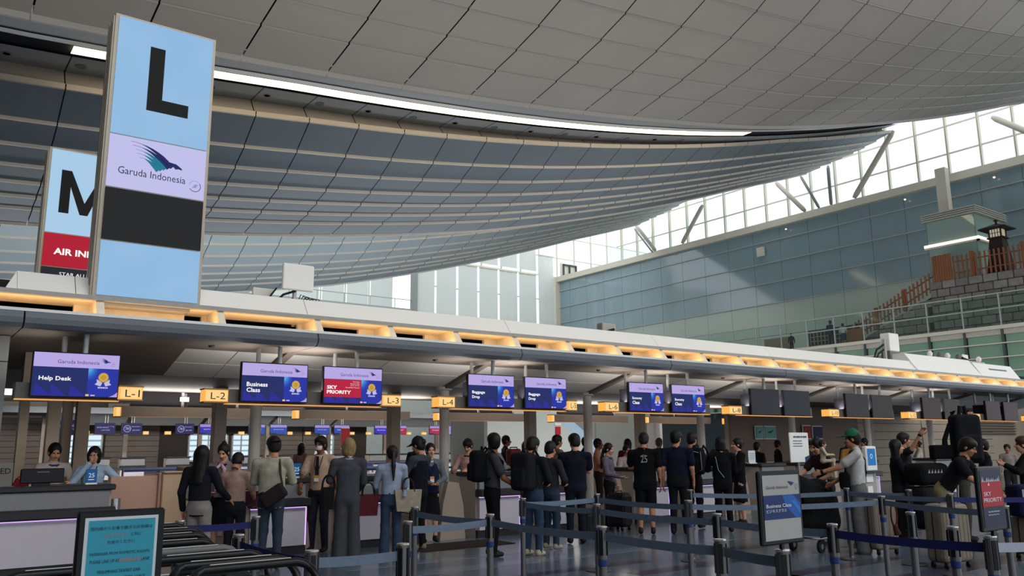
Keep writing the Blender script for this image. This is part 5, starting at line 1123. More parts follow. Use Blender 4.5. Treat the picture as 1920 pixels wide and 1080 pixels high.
near(p5b, 'plastic_bag', 'glossy maroon carrier bag beside the cream sweatshirt man', 'bag', tote('#4c2b36', .1, .26, .78, .28, .2, .12, '#8a8a90'))
person('agent with white face mask and short sleeved beige uniform facing the blond man', 5.52, 12.45, 1.74, 200, '#a98d7b', '#1f2027', ('fringe', BK), 'short', ('down', 'low'), skin='d', look=-10, extra=dict(mask=1, tie='#1c1c2a', collar='#b9b0a8', lanyard='#20242c'))
p7 = person('traveller with dyed blond hair in charcoal jacket and wide trousers seen from behind', 5.4, 11.2, 1.69, -8, '#3d3d42', '#3a3b40', ('blond', '#7e6a45'), 'long', ('strap', 'low'), legs='wide', hem=.5, bw=1.08, skin='l', extra=dict(collar='#7c838a'), vox=.016)
near(p7, 'shoulder_bag', 'black shoulder bag hanging at the left side of the blond traveller', 'bag', tote('#111114', -.27, .02, .72, .16, .3, .22, '#111114'))
p8 = person('woman with a long ponytail in light blue blouse and jeans seen from behind', 6.05, 11.1, 1.58, -10, '#8692a4', '#2c3a4d', ('pony', '#1a1213'), 'long', ('low', 'low'), legs='flare', skin='m', nod=8, hem=.47, extra=dict(collar='#8692a4'), vox=.016)
near(p8, 'tote_bag', 'cream tote bag with dark handles and a charm on the ponytail woman', 'bag', tote('#8b8170', .22, -.12, .66, .4, .3, .15, '#2c211b', '#7a8fb4'))
near(p8, 'hand_bag', 'maroon hand bag held between the blond traveller and the ponytail woman', 'bag', tote('#4a1c22', -.33, .06, .6, .3, .3, .16, '#1f1a16'))
person('traveller in black cap and dark vest over patterned sleeves looking down', 6.8, 11.6, 1.71, -55, '#33383d', '#15161a', ('bun', BK), 'long', ('front', 'front'), nod=14, bw=1.1, skin='m', extra=dict(cap='#17171b', vest='#10131c'), shoe='#7e7460', vox=.016)
person('smiling agent with folded hands in dark vest and skirt left of the round column', 7.52, 12.45, 1.62, 165, '#5c6068', '#101014', ('bun', BK), 'long', ('fold', 'fold'), legs='skirt', skin='l', extra=dict(vest='#1a2238', scarf='#b9b4b0', lanyard='#22305a'))
person('agent in pale pink shirt looking down behind the counter right of the round column', 8.93, 13.4, 1.7, 200, '#a17f7a', '#1f2027', ('fringe', '#1c1412'), 'long', ('front', 'front'), nod=28, skin='l', extra=dict(scarf='#17151c'))
p12 = person('man in grey short sleeved shirt and black trousers looking back over his shoulder', 7.26, 10.25, 1.74, 75, '#34353a', '#0e0e11', ('full', '#0f0d0d'), 'short', ('down', 'low'), look=95, skin='d', hem=.47, bw=1.1, shoe='#1a1a1c', extra=dict(collar='#2c2d31'), vox=.016)
near(p12, 'backpack', 'black backpack on the man in the grey short sleeved shirt', 'backpack', backpack('#0d0e13', '#0d0e13', 0, .6, .3, .48, .2, -.12))
p13 = person('man in black hooded jacket and blue jeans looking down to the right', 7.74, 9.9, 1.68, 35, '#1b1b20', '#29384c', ('full', '#15110f'), 'long', ('fold', 'fold'), nod=20, skin='m', hem=.46, bw=1.12, shoe='#a79a7d', extra=dict(scarf='#3a3638'), vox=.016)
near(p13, 'backpack', 'large dark backpack on the man in the black hooded jacket', 'backpack', backpack('#17171c', '#17171c', 0, .55, .34, .56, .22, -.13))
person('traveller in charcoal jacket and jeans close behind the hooded jacket man', 8.45, 10.35, 1.62, 40, '#26262b', '#25313f', ('short', BK), 'long', ('fold', 'fold'), nod=15, skin='m', shoe='#8d8678')
person('man in navy polo shirt and dark trousers seen from behind', 9.22, 10.65, 1.74, -12, '#10131e', '#131722', ('full', '#0e0c0d'), 'short', ('front', 'front'), look=10, nod=16, skin='l', bw=1.18, shoe='#0c0c0e', extra=dict(collar='#241018'), vox=.016)
person('agent in grey blouse and black trousers with long hair facing right', 11.62, 12.4, 1.6, 110, '#5d5661', '#101014', ('pony', BK), 'long', ('down', 'fold'), nod=8, skin='l', extra=dict(scarf='#15141a'))
person('man in oversized black T-shirt with a white back print and shorts', 11.1, 10.9, 1.77, 3, '#0b0c0f', '#0d0e12', ('short', '#151214'), 'short', ('front', 'down'), legs='shorts', nod=20, hem=.44, bw=1.25, skin='m', shoe='#0e0f10', extra=dict(print=1), vox=.016)
person('man in navy T-shirt and dark trousers with hands at his sides', 11.52, 10.5, 1.8, 5, '#0f1524', '#14161c', ('full', '#0f0d0e'), 'short', ('down', 'down'), look=-20, nod=6, hem=.46, bw=1.2, skin='m', shoe='#111214', extra=dict(collar='#0f1524'), vox=.016)
p20 = person('dark haired man partly hidden behind the navy T-shirt man', 12.62, 11.1, 1.78, 30, '#141a28', '#16171c', ('full', '#181011'), 'short', ('front', 'front'), skin='m', nod=10)
near(p20, 'backpack', 'black backpack with pale piping between the navy T-shirt man and the black jacket traveller', 'backpack', backpack('#0e0f13', '#0e0f13', .18, .56, .34, .52, .2, -.1, True))
person('traveller in black jacket with a dark cap and long back seen from behind', 12.38, 10.2, 1.68, -5, '#0d0e10', '#0f1012', ('bob', '#15171c'), 'long', ('front', 'low'), hem=.45, bw=1.1, skin='m', extra=dict(stripe=1, cap='#1a1c22'))
person('agent in black suit with an orange badge facing left', 13.75, 10.9, 1.67, 250, '#0f1014', '#101115', ('bun', '#0e0c0c'), 'long', ('low', 'down'), legs='skirt', skin='l', extra=dict(lanyard='#c9c2b6', collar='#bcb6ac'))
p24 = person('man in white oversized T-shirt, green cap and grey trousers facing left', 11.5, 7.0, 1.74, 268, '#a7a6a4', '#5d5e5f', ('short', '#14100f'), 'short', ('reach', 'low'), legs='wide', hem=.47, bw=1.18, skin='m', shoe='#8b857a', extra=dict(cap='#1c5a3c', bracelet=0), vox=.015)
near(p24, 'crossbody_bag', 'black crossbody bag on the man with the green cap', 'bag', sling('#0c0c0f', -1, .585, .4, .24, .13, .17, 0, .05, '#1a1a20'))
p25 = person('woman in dark brown top bending over a baby by the covered trolley', 12.72, 8.3, 1.64, 235, '#2b1d1e', '#25262c', ('knot', '#141112'), 'short', ('fold', 'reach'), nod=25, lean=12, skin='l', bw=1.02)
p26 = person('woman with long dark hair in black shirt facing right', 13.2, 7.3, 1.6, 80, '#151418', '#1b1c20', ('long', '#120f10'), 'short', ('front', 'low'), legs='loose', hem=.46, skin='l', nod=-2)
person('man in dark grey T-shirt with a raised arm behind the long haired woman', 15.1, 8.2, 1.73, 70, '#26292b', '#1b1c20', ('fringe', '#15110f'), 'short', ('down', 'wave'), skin='m', bw=1.08, extra=dict(bracelet=1))
p28 = person('man in black behind a lifted backpack, one arm over his head', 14.05, 6.7, 1.74, 95, '#101013', '#3d3b38', ('short', BK), 'short', ('upin', 'up'), skin='m', bw=1.1, nod=20)
t = thing('hiking_backpack', 'large black backpack lifted high with dangling straps at the right', 'backpack', (13.75, 6.45, 0), math.radians(-37))
backpack('#14161c', '#1a1c22', 0, .0, .42, .78, .26, .1)(t, 1.0)
for ch in t.children: ch.location = (0, 0, 1.22)
MB(cloth('#14161c')).tube([(-.05, .0, 1.98), (-.03, 0, 2.12), (.04, 0, 2.12), (.06, 0, 1.98)], .03, 8).build('top_handle', t); MB(cloth('#0e0f12')).tube([(-.22, 0, 1.85), (-.32, 0, 1.6), (-.33, 0, 1.42)], [.03, .04, .05], 8).build('strap', t)
MB(cloth('#0c0c0f')).rbox(-.55, -.2, -.06, .1, 1.3, 1.52, .03, 2).build('hip_belt', t)
person('man with glasses in black polo and khaki trousers bending over a suitcase', 12.1, 6.05, 1.72, 105, '#131217', '#7a7055', ('fringe', '#17100f'), 'short', ('knee', 'knee'), lean=38, nod=22, sit=False, legs='loose', skin='m', bw=1.12, extra=dict(glasses=1, collar='#131217'), shoe='#9d9589')
person('smiling man in black jacket behind the sky priority stand facing left', 16.0, 7.2, 1.6, 262, '#101013', '#17181c', ('fringe', '#0f0d0d'), 'long', ('fold', 'fold'), skin='l', bw=1.08)
person('person with brown hair holding a phone at the right photo edge', 14.35, 5.85, 1.62, 262, '#1a1c1e', '#17181c', ('full', '#3a2417'), 'long', ('phone', 'phone'), skin='l')
b_ = person('baby with dark hair held over the trolley by the woman in brown', 12.38, 8.1, .62, 80, '#b7ab92', '#b7ab92', ('short', '#1a1312'), 'long', ('front', 'front'), skin='l', z=.97, vox=.012, hd=1.45, sit=True)
# --- people beyond the counters
def crowd(rows):
    for r in rows: person(*r[:7], hair=r[7], sleeve=r[8], arms=r[9], vox=.026, skin=r[11] if len(r) > 11 else 'm', legs='loose')
crowd([
 ('man in black seen in profile behind the counters left of the white stair wall', 12.9, 17.6, 1.84, 80, '#121316', '#16161a', ('short', BK), 'long', ('fold', 'fold')),
 ('woman with dark red scarf beside the man in black profile', 13.7, 17.8, 1.7, 140, '#a08c84', '#2a2022', ('long', '#1d0f11'), 'long', ('fold', 'down')),
 ('child with short dark hair in front of the white stair wall', 13.6, 16.6, 1.5, 160, '#16181c', '#16181c', ('short', BK), 'long', ('down', 'down')),
 ('person in beige patterned shirt left of the navy polo man', 11.62, 14.0, 1.78, 60, '#6d6152', '#2a2a2e', ('full', BK), 'long', ('front', 'front')),
 ('person in white coat with a red suitcase behind the grey shirt man', 10.35, 14.6, 1.72, 40, '#8f8a94', '#2a2a30', ('full', BK), 'long', ('down', 'front')),
 ('man in salmon shirt right behind the round column', 13.72, 15.0, 1.72, 90, '#b07a62', '#2a2022', ('short', '#120d0c'), 'short', ('fold', 'fold'), None, 'd'),
 ('person in white and mauve blouse behind the grey bloused agent', 13.3, 13.6, 1.56, 150, '#9c8b8d', '#4b4550', ('full', BK), 'long', ('fold', 'fold')),
 ('woman in dark red top in the crowd before the escalators', 15.3, 15.6, 1.72, 20, '#5a1c28', '#2a2022', ('bob', BK), 'long', ('down', 'down')),
 ('woman in sand coloured coat in the crowd before the escalators', 15.0, 14.9, 1.5, 200, '#9a8871', '#54505a', ('bob', '#20302c'), 'long', ('fold', 'fold')),
 ('tall man in black in the crowd left of the black shirt man', 14.4, 16.2, 1.78, 100, '#141417', '#16161a', ('short', BK), 'long', ('down', 'down')),
 ('grey haired person in the crowd behind the black shirt man', 17.3, 16.4, 1.75, 30, '#2a282c', '#16161a', ('short', '#4a4644'), 'long', ('down', 'down')),
 ('brown haired man between the black shirt man and the navy T-shirt man', 18.4, 15.2, 1.72, 10, '#463424', '#16161a', ('short', '#241a14'), 'short', ('down', 'down')),
 ('short dark haired person low behind the two men in dark T-shirts', 18.7, 14.2, 1.6, 30, '#101013', '#101013', ('full', '#141112'), 'long', ('down', 'down')),
 ('person in black left of the fourth round column', 21.0, 15.2, 1.66, 80, '#101013', '#101013', ('short', BK), 'long', ('down', 'down')),
 ('person with tied hair looking right behind the black jacket traveller', 20.2, 13.6, 1.62, 100, '#18181c', '#18181c', ('bun', BK), 'long', ('down', 'down')),
 ('man in black with high hair behind the suited agent', 20.9, 14.4, 1.84, 110, '#18181c', '#18181c', ('full', BK), 'long', ('down', 'down')),
 ('bald man in dark suit behind the suited agent', 21.4, 13.2, 1.73, 140, '#12151f', '#12151f', ('short', '#8a6a56'), 'long', ('down', 'down')),
 ('agent with hair bun in white blouse leaning at a far desk', 23.4, 13.9, 1.7, 240, '#b3aca2', '#20242c', ('bun', BK), 'long', ('front', 'front')),
 ('agent in white blouse behind the square post leaning left', 25.9, 13.6, 1.62, 260, '#b3aca2', '#20242c', ('bun', BK), 'long', ('front', 'front')),
 ('dark haired man in yellow brown shirt left of the woman in brown', 18.3, 11.2, 1.7, 170, '#8a6134', '#2a2a2e', ('full', BK), 'long', ('fold', 'fold')),
 ('masked person low behind the smiling man in black', 24.5, 10.4, 1.48, 180, '#8a8078', '#2a2a2e', ('full', BK), 'long', ('down', 'down')),
 ('person in white shirt with a strap far beyond the counters', 14.2, 32.0, 1.78, 10, '#b4b6b8', '#2a2a2e', ('short', BK), 'short', ('down', 'down')),
 ('person in grey shirt far beyond the counters beside the white shirt one', 13.3, 32.0, 1.62, 60, '#54504c', '#2a2a2e', ('short', '#2a1d18'), 'short', ('front', 'front')),
 ('traveller with white backpack far beyond the blond traveller', 21.4, 36.0, 1.72, 5, '#17181b', '#2a2a2e', ('short', '#4a3020'), 'long', ('down', 'down')),
 ('person in straw hat beside the agent with the scarf bow', 6.6, 20.5, 1.66, 130, '#1f3a7a', '#2a2a2e', ('full', '#b09a66'), 'short', ('down', 'down')),
 ('grey haired person far behind the round column L-4', 13.0, 22.4, 1.72, 20, '#17181b', '#2a2a2e', ('full', '#6d624e'), 'long', ('down', 'down')),
 ('woman in pink coat behind the masked agent', 9.2, 22.0, 1.72, 40, '#8a6a68', '#2a2a2e', ('long', BK), 'long', ('down', 'down')),
])
person('person in dark clothes standing at the upper deck railing', 51.2, 32.15, 1.83, 0, '#20263a', '#1c2233', ('full', BK), 'long', ('low', 'low'), z=8.02, vox=.03, legs='loose')
person('person in white cardigan on the upper deck beside the dark clothed one', 51.3, 31.3, 1.55, 10, '#b3ada2', '#262a3c', ('bob', BK), 'long', ('low', 'low'), z=8.02, vox=.03, legs='skirt')
person('small dark figure on the upper deck left of the lattice screen', 51.5, 35.5, 1.35, 0, '#1a1c22', '#1a1c22', ('bob', BK), 'long', ('down', 'down'), z=8.02, vox=.03)
person('second dark figure sharing the lattice screen on the upper deck', 51.9, 30.6, 1.5, 40, '#1f2436', '#1f2436', ('short', BK), 'long', ('down', 'down'), z=8.02, vox=.03)
near(ORD[-8], 'white_backpack', 'small white backpack on the far traveller beyond the blond one', 'backpack', backpack('#b9b7b2', '#b9b7b2', 0, .6, .28, .4, .15, -.11))
# ================================================================ queue line: belt posts, stands, trolleys, luggage
def queue():
    st = M('post_steel', '#7d7b79', .38, .25, noise=.04); bk = M('head_black', '#101013', .4, noise=0); cap = M('cap_steel', '#b5b3ae', .22, .8, noise=0); bn = M('post_band', '#1c3064', .5)
    B = {'G': M('belt_greyblue', '#5a6777', .75, noise=.06, nscale=30), 'N': M('belt_deepnavy', '#191c50', .7, noise=.06, nscale=30), 'W': M('belt_pale', '#8d92a0', .75, noise=.06, nscale=30)}
    P = [((2.16, 7.79), 'belt post behind the trolleys, left of the dark jacket woman'), ((2.83, 7.77), 'belt post in front of the cream sweatshirt man'), ((2.14, 6.21), 'belt post between the trolleys and the cream sweatshirt man'), ((2.15, 4.93), 'belt post at the right end of the trolley row'),
         ((2.75, 4.88), 'nearest belt post in front of the ponytail woman'), ((4.54, 7.82), 'farthest belt post right below the cream tote bag'), ((3.61, 6.33), 'middle belt post below the cream tote bag'), ((4.54, 6.45), 'belt post directly in front of the grey shirt man'), ((6.23, 8.17), 'belt post in front of the hooded jacket man'),
         ((7.46, 8.20), 'far belt post of the three in line between the navy polo and black shirt men'), ((6.15, 6.77), 'middle belt post of the three in line between the navy polo and black shirt men'), ((4.47, 4.87), 'nearest belt post of the three in line between the navy polo and black shirt men'),
         ((9.04, 8.03), 'far belt post in front of the navy T-shirt man'), ((7.28, 6.50), 'near belt post in front of the navy T-shirt man'), ((6.05, 5.07), 'far belt post left of the business class stand'), ((4.43, 3.70), 'near belt post left of the business class stand'), ((4.27, 3.11), 'belt post carrying the business class sign'),
         ((5.90, 3.83), 'large belt post right of the business class stand with a navy belt'), ((10.78, 6.73), 'far belt post in front of the green cap man'), ((9.40, 5.43), 'belt post right of the green cap man'), ((10.92, 5.92), 'far belt post before the long haired woman'), ((7.39, 4.01), 'near belt post before the long haired woman'),
         ((10.42, 5.14), 'belt post in front of the bending man with glasses'), ((6.33, 3.13), 'near belt post in front of the large beige suitcase'), ((5.86, 2.66), 'belt post carrying the sky priority sign'), ((8.74, 3.80), 'belt post right of the sky priority stand'), ((7.3, 2.25), 'belt post beyond the right photo edge'), ((12.6, 4.2), 'belt post hidden right behind the sky priority stand')]
    belts = {0: [(1, 'N')], 2: [(3, 'N')], 3: [(4, 'G')], 6: [(7, 'G')], 5: [(7, 'G')], 7: [(11, 'G')], 11: [(15, 'G')], 15: [(16, 'G')], 8: [(9, 'G'), (10, 'G')], 10: [(14, 'G')], 9: [(13, 'G')], 12: [(18, 'G')], 13: [(19, 'G')], 14: [(17, 'G')], 18: [(20, 'G'), (22, 'G')], 19: [(25, 'G')], 22: [(27, 'N')], 17: [(24, 'N')], 24: [(26, 'W')], 21: []}
    base = MB(st).lathe([(.17, 0), (.175, .012), (.15, .025), (.04, .035), (.03, .05)], 20).v and None
    def part(mb, nm): o = mb.build(nm); return o
    proto = thing('belt_post', 'x', 'barrier', (0, 0, 0), group='queue belt posts')
    MB(st).lathe([(.165, 0), (.17, .012), (.14, .022), (.04, .03), (.032, .05)], 22).build('base', proto)
    MB(st).lathe([(.031, .04), (.031, .70)], 16).build('pole', proto)
    MB(bn).lathe([(.033, .66), (.036, .665), (.036, .705), (.033, .71)], 16).build('band', proto)
    hd = MB(st).lathe([(.036, .71), (.036, .94)], 16).build('head', proto)
    mb = MB(bk)
    for a in range(4):
        c, s = math.cos(a*PI/2+.5), math.sin(a*PI/2+.5); mb.prism([(c*.03-s*.014, s*.03+c*.014), (c*.03+s*.014, s*.03-c*.014), (c*.042+s*.014, s*.042-c*.014), (c*.042-s*.014, s*.042+c*.014)], .74, .925, 'z')
    mb.build('belt_slot', hd)
    MB(cap).lathe([(.04, .938), (.042, .945), (.04, .952), (.01, .955)], 18).build('cap', proto)
    for i, ((x, y), lb) in enumerate(P):
        p = proto if i == 0 else dup(proto, (x, y, 0), rnd.uniform(0, 1.5))
        if i == 0: p0 = p
        p['label'] = lb; p.location = (x, y, 0)
        if i: pass
        P[i] = (Vector((x, y)), p)
    for i, L in belts.items():
        a, p = P[i]
        for j, c in L:
            b = P[j][0]; d = (b-a).normalized(); L_ = (b-a).length; rz = p.rotation_euler[2]; mb = MB(B[c]); n = 8; V = []
            for k in range(n+1):
                q = a+d*(.04+(L_-.08)*k/n); sag = .022*L_/2*(4*(k/n)*(1-k/n)); l = q-a; lx, ly = l.x*math.cos(-rz)-l.y*math.sin(-rz), l.x*math.sin(-rz)+l.y*math.cos(-rz)
                V += [(lx, ly, .845-sag), (lx, ly, .905-sag)]
            mb.add(V, [(2*k, 2*k+2, 2*k+3, 2*k+1) for k in range(n)])
            o = mb.build('belt', p); sol = o.modifiers.new('thick', 'SOLIDIFY'); sol.thickness = .003
queue()

def stand_sign(x0, x1, Y, z0, z1, label, kind, rim=.025, post=None):
    cx = (x0+x1)/2; off = (cx, Y, 0); t = thing('sign_stand', label, 'sign', off); fr = M('frame_black', '#0f1012', .4, noise=0)
    w, h = (x1-x0), z1-z0; y = -.03
    MB(fr).rbox(-w/2, w/2, y, .0, z0, z1, .008, 1).build('frame', t)
    MB(fr).box(-.012, .012, -.02, .0, .955, z0+.02).build('stem', t)
    a0, a1, b0, b1 = -w/2+rim, w/2-rim, z0+rim, z1-rim; yy = y-.002
    u = lambda q: a0+(a1-a0)*q
    v = lambda q: b0+(b1-b0)*q
    def rect(mb, p, q, r, s, mat, d): mb.use(mat).poly([(u(p), yy-d, v(r)), (u(q), yy-d, v(r)), (u(q), yy-d, v(s)), (u(p), yy-d, v(s))])
    mb = MB(); W_ = a1-a0; Hh = b1-b0
    paper = M('paper_grey', '#8e8e8b', .6, noise=.02); ink = M('ink_white', '#c9cdd2', .6, noise=0)
    if kind == 'bc':
        rect(mb, 0, 1, 0, 1, paper, 0); rect(mb, 0, 1, .32, .69, M('print_navy', '#1a2c58', .5, noise=0), .001)
        mb.use(M('print_blue', '#1e4f92', .5, noise=0)).poly([(u(.5), yy-.0015, v(.69)), (u(.62), yy-.0015, v(.5)), (u(.86), yy-.0015, v(.32)), (u(1), yy-.0015, v(.32)), (u(1), yy-.0015, v(.55)), (u(.8), yy-.0015, v(.69))])
        mb.use(M('print_blue2', '#2566aa', .5, noise=0)).poly([(u(.75), yy-.002, v(.6)), (u(1), yy-.002, v(.36)), (u(1), yy-.002, v(.46)), (u(.85), yy-.002, v(.6))])
        p = mb.build('poster', t); mb = MB()
        text(mb, 'Garuda Indonesia', u(.08), v(.79), Hh*.05, yy-.003, M('ink_dark', '#33363f', .6, noise=0), W_*.6); text(mb, 'Business Class', u(.06), v(.5), Hh*.055, yy-.003, ink, W_*.68); text(mb, 'ビジネスクラス', u(.06), v(.425), Hh*.05, yy-.003, ink, W_*.54)
        nv = M('ink_navy', '#1e3560', .6, noise=0); mb.use(nv).poly([(u(.68), yy-.003, v(.9)), (u(.78), yy-.003, v(.83)), (u(.86), yy-.003, v(.87)), (u(.78), yy-.003, v(.89))]); mb.disc((u(.92), v(.81)), W_*.04, yy-.003, 16, 0, 2*PI, W_*.034)
        mb.build('lettering', p)
    elif kind == 'sky':
        rect(mb, 0, 1, 0, 1, M('print_night', '#141a38', .5, noise=0), 0); rect(mb, 0, 1, .36, .8, M('print_red', '#8f1a24', .5, noise=0), .001)
        rr = random.Random(2)
        for k in range(16): mb.use(ink).prism([(u(.05+.055*k), v(.8)), (u(.08+.055*k), v(.8)), (u(.07+.055*k), v(.82+rr.uniform(0, .08)))], yy-.0015, yy-.001, 'y')
        p = mb.build('poster', t); mb = MB()
        text(mb, 'SKY', u(.08), v(.55), Hh*.075, yy-.003, ink, W_*.34); text(mb, 'PRIORITY', u(.06), v(.44), Hh*.075, yy-.003, ink, W_*.86)
        text(mb, 'Garuda Indonesia', u(.2), v(.26), Hh*.03, yy-.003, ink, W_*.55); text(mb, 'SkyTeam Elite Plus', u(.2), v(.2), Hh*.03, yy-.003, ink, W_*.5)
        mb.use(ink).poly([(u(.3), yy-.003, v(.72)), (u(.36), yy-.003, v(.79)), (u(.4), yy-.003, v(.72)), (u(.36), yy-.003, v(.74))]); mb.build('lettering', p)
    else:
        rect(mb, 0, 1, 0, 1, M('paper_pale', '#a9b2b8', .6, noise=.02), 0); rect(mb, .05, .96, .2, .97, M('print_teal', '#2c7f93', .55, noise=.08, nscale=5), .001)
        p = mb.build('poster', t); mb = MB(); ik = M('ink_navy2', '#142631', .6, noise=0); rd = M('ink_red', '#b35a4c', .6, noise=0); c = u(.5)
        for s_, q, hh, w_, m_ in (('国内線からお乗り継ぎのお客様は', .87, .036, .84, ik), ('に列に', .80, .034, .14, ik), ('お並びください', .73, .034, .37, ik), ('PASSENGER FROM DOMESTIC FLIGHTS,', .615, .032, .82, ik), ('PLEASE LINE UP AT', .54, .032, .4, ik), ('LANE', .54, .032, .12, ik),
                                  ('PENUMPANG TRANSIT DARI', .435, .032, .58, ik), ('PENERBANGAN DOMESTIK HARUS', .365, .032, .72, ik), ('MENGANTRI DI JALUR', .295, .032, .46, ik), ('搭乗券の差し替えと渡航書類の確認が必要です。', .14, .036, .94, ik), ('FOR NEW BOARDING PASS AND DOCUMENT CHECK', .06, .032, .84, ik)):
            x_ = {'に列に': .7, 'PLEASE LINE UP AT': .3, 'LANE': .85, 'MENGANTRI DI JALUR': .32}.get(s_, .5); text(mb, s_, u(x_), v(q), Hh*hh, yy-.003, m_, W_*w_, 'c')
        for x_, q, w_ in ((.42, .8, .3), (.64, .54, .3), (.72, .295, .3)): text(mb, 'BUSINESS CLASS' if q < .7 else 'ビジネスクラス', u(x_), v(q), Hh*.03, yy-.003, rd, W_*w_, 'c')
        mb.build('lettering', p)
    return t
stand_sign(4.045, 4.44, 3.1, .985, 1.4, 'black framed stand reading Garuda Indonesia Business Class with blue centre', 'bc')
stand_sign(5.7, 6.04, 2.65, .985, 1.395, 'black framed stand with red SKY PRIORITY block', 'sky')
stand_sign(.60, .905, 3.5, .93, 1.335, 'teal notice board in a black frame in front of the trolleys', 'teal')
mb = MB(M('post_steel')); t = thing('belt_post', 'post under the teal notice board', 'barrier', (.75, 3.5, 0), group='queue belt posts'); mb.lathe([(.165, 0), (.17, .012), (.04, .03), (.031, .05), (.031, .93), (.036, .93), (.036, .955)], 20).build('pole', t); MB(M('head_black')).lathe([(.038, .74), (.04, .75), (.04, .92), (.038, .93)], 16).build('head', t)

def trolleys():
    bl = M('trolley_black', '#121214', .3, noise=.03); gy = M('trolley_grey', '#5b5a5c', .35, noise=.03); stl = M('trolley_steel', '#7d7b79', .3, .7, noise=.03)
    def cart(hm):
        t = thing('luggage_trolley', 'x', 'trolley', (0, 0, 0), group='nested luggage trolleys')
        pts = [(-.3, -.16, .8), (-.3, -.1, .93)]+[(-.3+.07*(1-math.cos(a)), -.1+.09*math.sin(a), .93+.07*math.sin(a)) for a in (.5, 1.0, 1.57)]+[(.23+.07*math.sin(a), -.01-.09*(1-math.cos(a)), .93+.07*math.cos(a)) for a in (0, .57, 1.1)]+[(.3, -.1, .93), (.3, -.16, .8)]
        MB(hm).tube([pts[k] for k in (0, 1)]+pts[2:], .021, 10).build('handle', t, smooth=True)
        MB(M('grip_sheen', '#8f8d88', .3, .3)).tube([(-.2, -.004, 1.018), (.2, -.004, 1.018)], .0055, 6).build('handle_strip', t)
        mb = MB(stl)
        for q in (-1, 1): mb.tube([(q*.3, -.16, .8), (q*.27, -.2, .5), (q*.25, -.2, .2), (q*.22, -.95, .17)], .016, 8)
        mb.tube([(-.25, -.2, .2), (.25, -.2, .2)], .014, 8).tube([(-.22, -.95, .17), (.22, -.95, .17)], .014, 8).tube([(-.27, -.2, .5), (.27, -.2, .5)], .012, 8); mb.build('frame', t, smooth=True)
        mb = MB(stl)
        for k in range(6): mb.tube([(-.24+.096*k, -.22, .21), (-.22+.088*k, -.93, .18)], .006, 6)
        mb.build('deck_wires', t)
        mb = MB(stl); mb.tube([(-.24, -.2, .72), (-.22, -.38, .7), (.22, -.38, .7), (.24, -.2, .72)], .007, 6)
        for k in range(7): mb.tube([(-.2+.066*k, -.38, .7), (-.2+.066*k, -.34, .56), (-.2+.066*k, -.2, .56)], .004, 5)
        mb.build('basket', t)
        MB(bl).rbox(-.07, .07, -.12, -.05, .88, .96, .015, 2).build('brake_box', t)
        for x, y in ((-.24, -.25), (.24, -.25), (0, -.9)): MB(M('rubber', '#1a1a1a', .8, noise=0)).tube([(x-.02, y, .065), (x+.02, y, .065)], .065, 14).use(stl).box(x-.03, x+.03, y-.012, y+.012, .06, .19).build('wheel', t)
        return t
    A = cart(bl); G = cart(gy)
    spots = [(1.49, 4.13, 'b', 'nearest trolley handle of the nested row'), (1.46, 4.32, 'b', 'second nearest black trolley handle of the nested row'), (1.43, 4.64, 'b', 'third black trolley of the nested row, in front of the grey handled one'), (1.40, 4.98, 'g', 'only trolley with a grey handle in the nested row'),
             (1.41, 5.42, 'b', 'black trolley right behind the grey handled one'), (1.5, 5.85, 'b', 'black trolley second behind the grey handled one'), (1.58, 6.24, 'b', 'black trolley third behind the grey handled one'), (1.6, 6.7, 'b', 'farthest trolley of the nested row'), (.78, 4.5, 'b', 'trolley sticking out left of the teal notice board')]
    used = set()
    for x, y, c, lb in spots:
        src = A if c == 'b' else G
        o = src if c not in used else dup(src); used.add(c); o.location = (x, y, 0); o['label'] = lb; o.rotation_euler = (0, 0, rnd.uniform(-.03, .03))
trolleys()

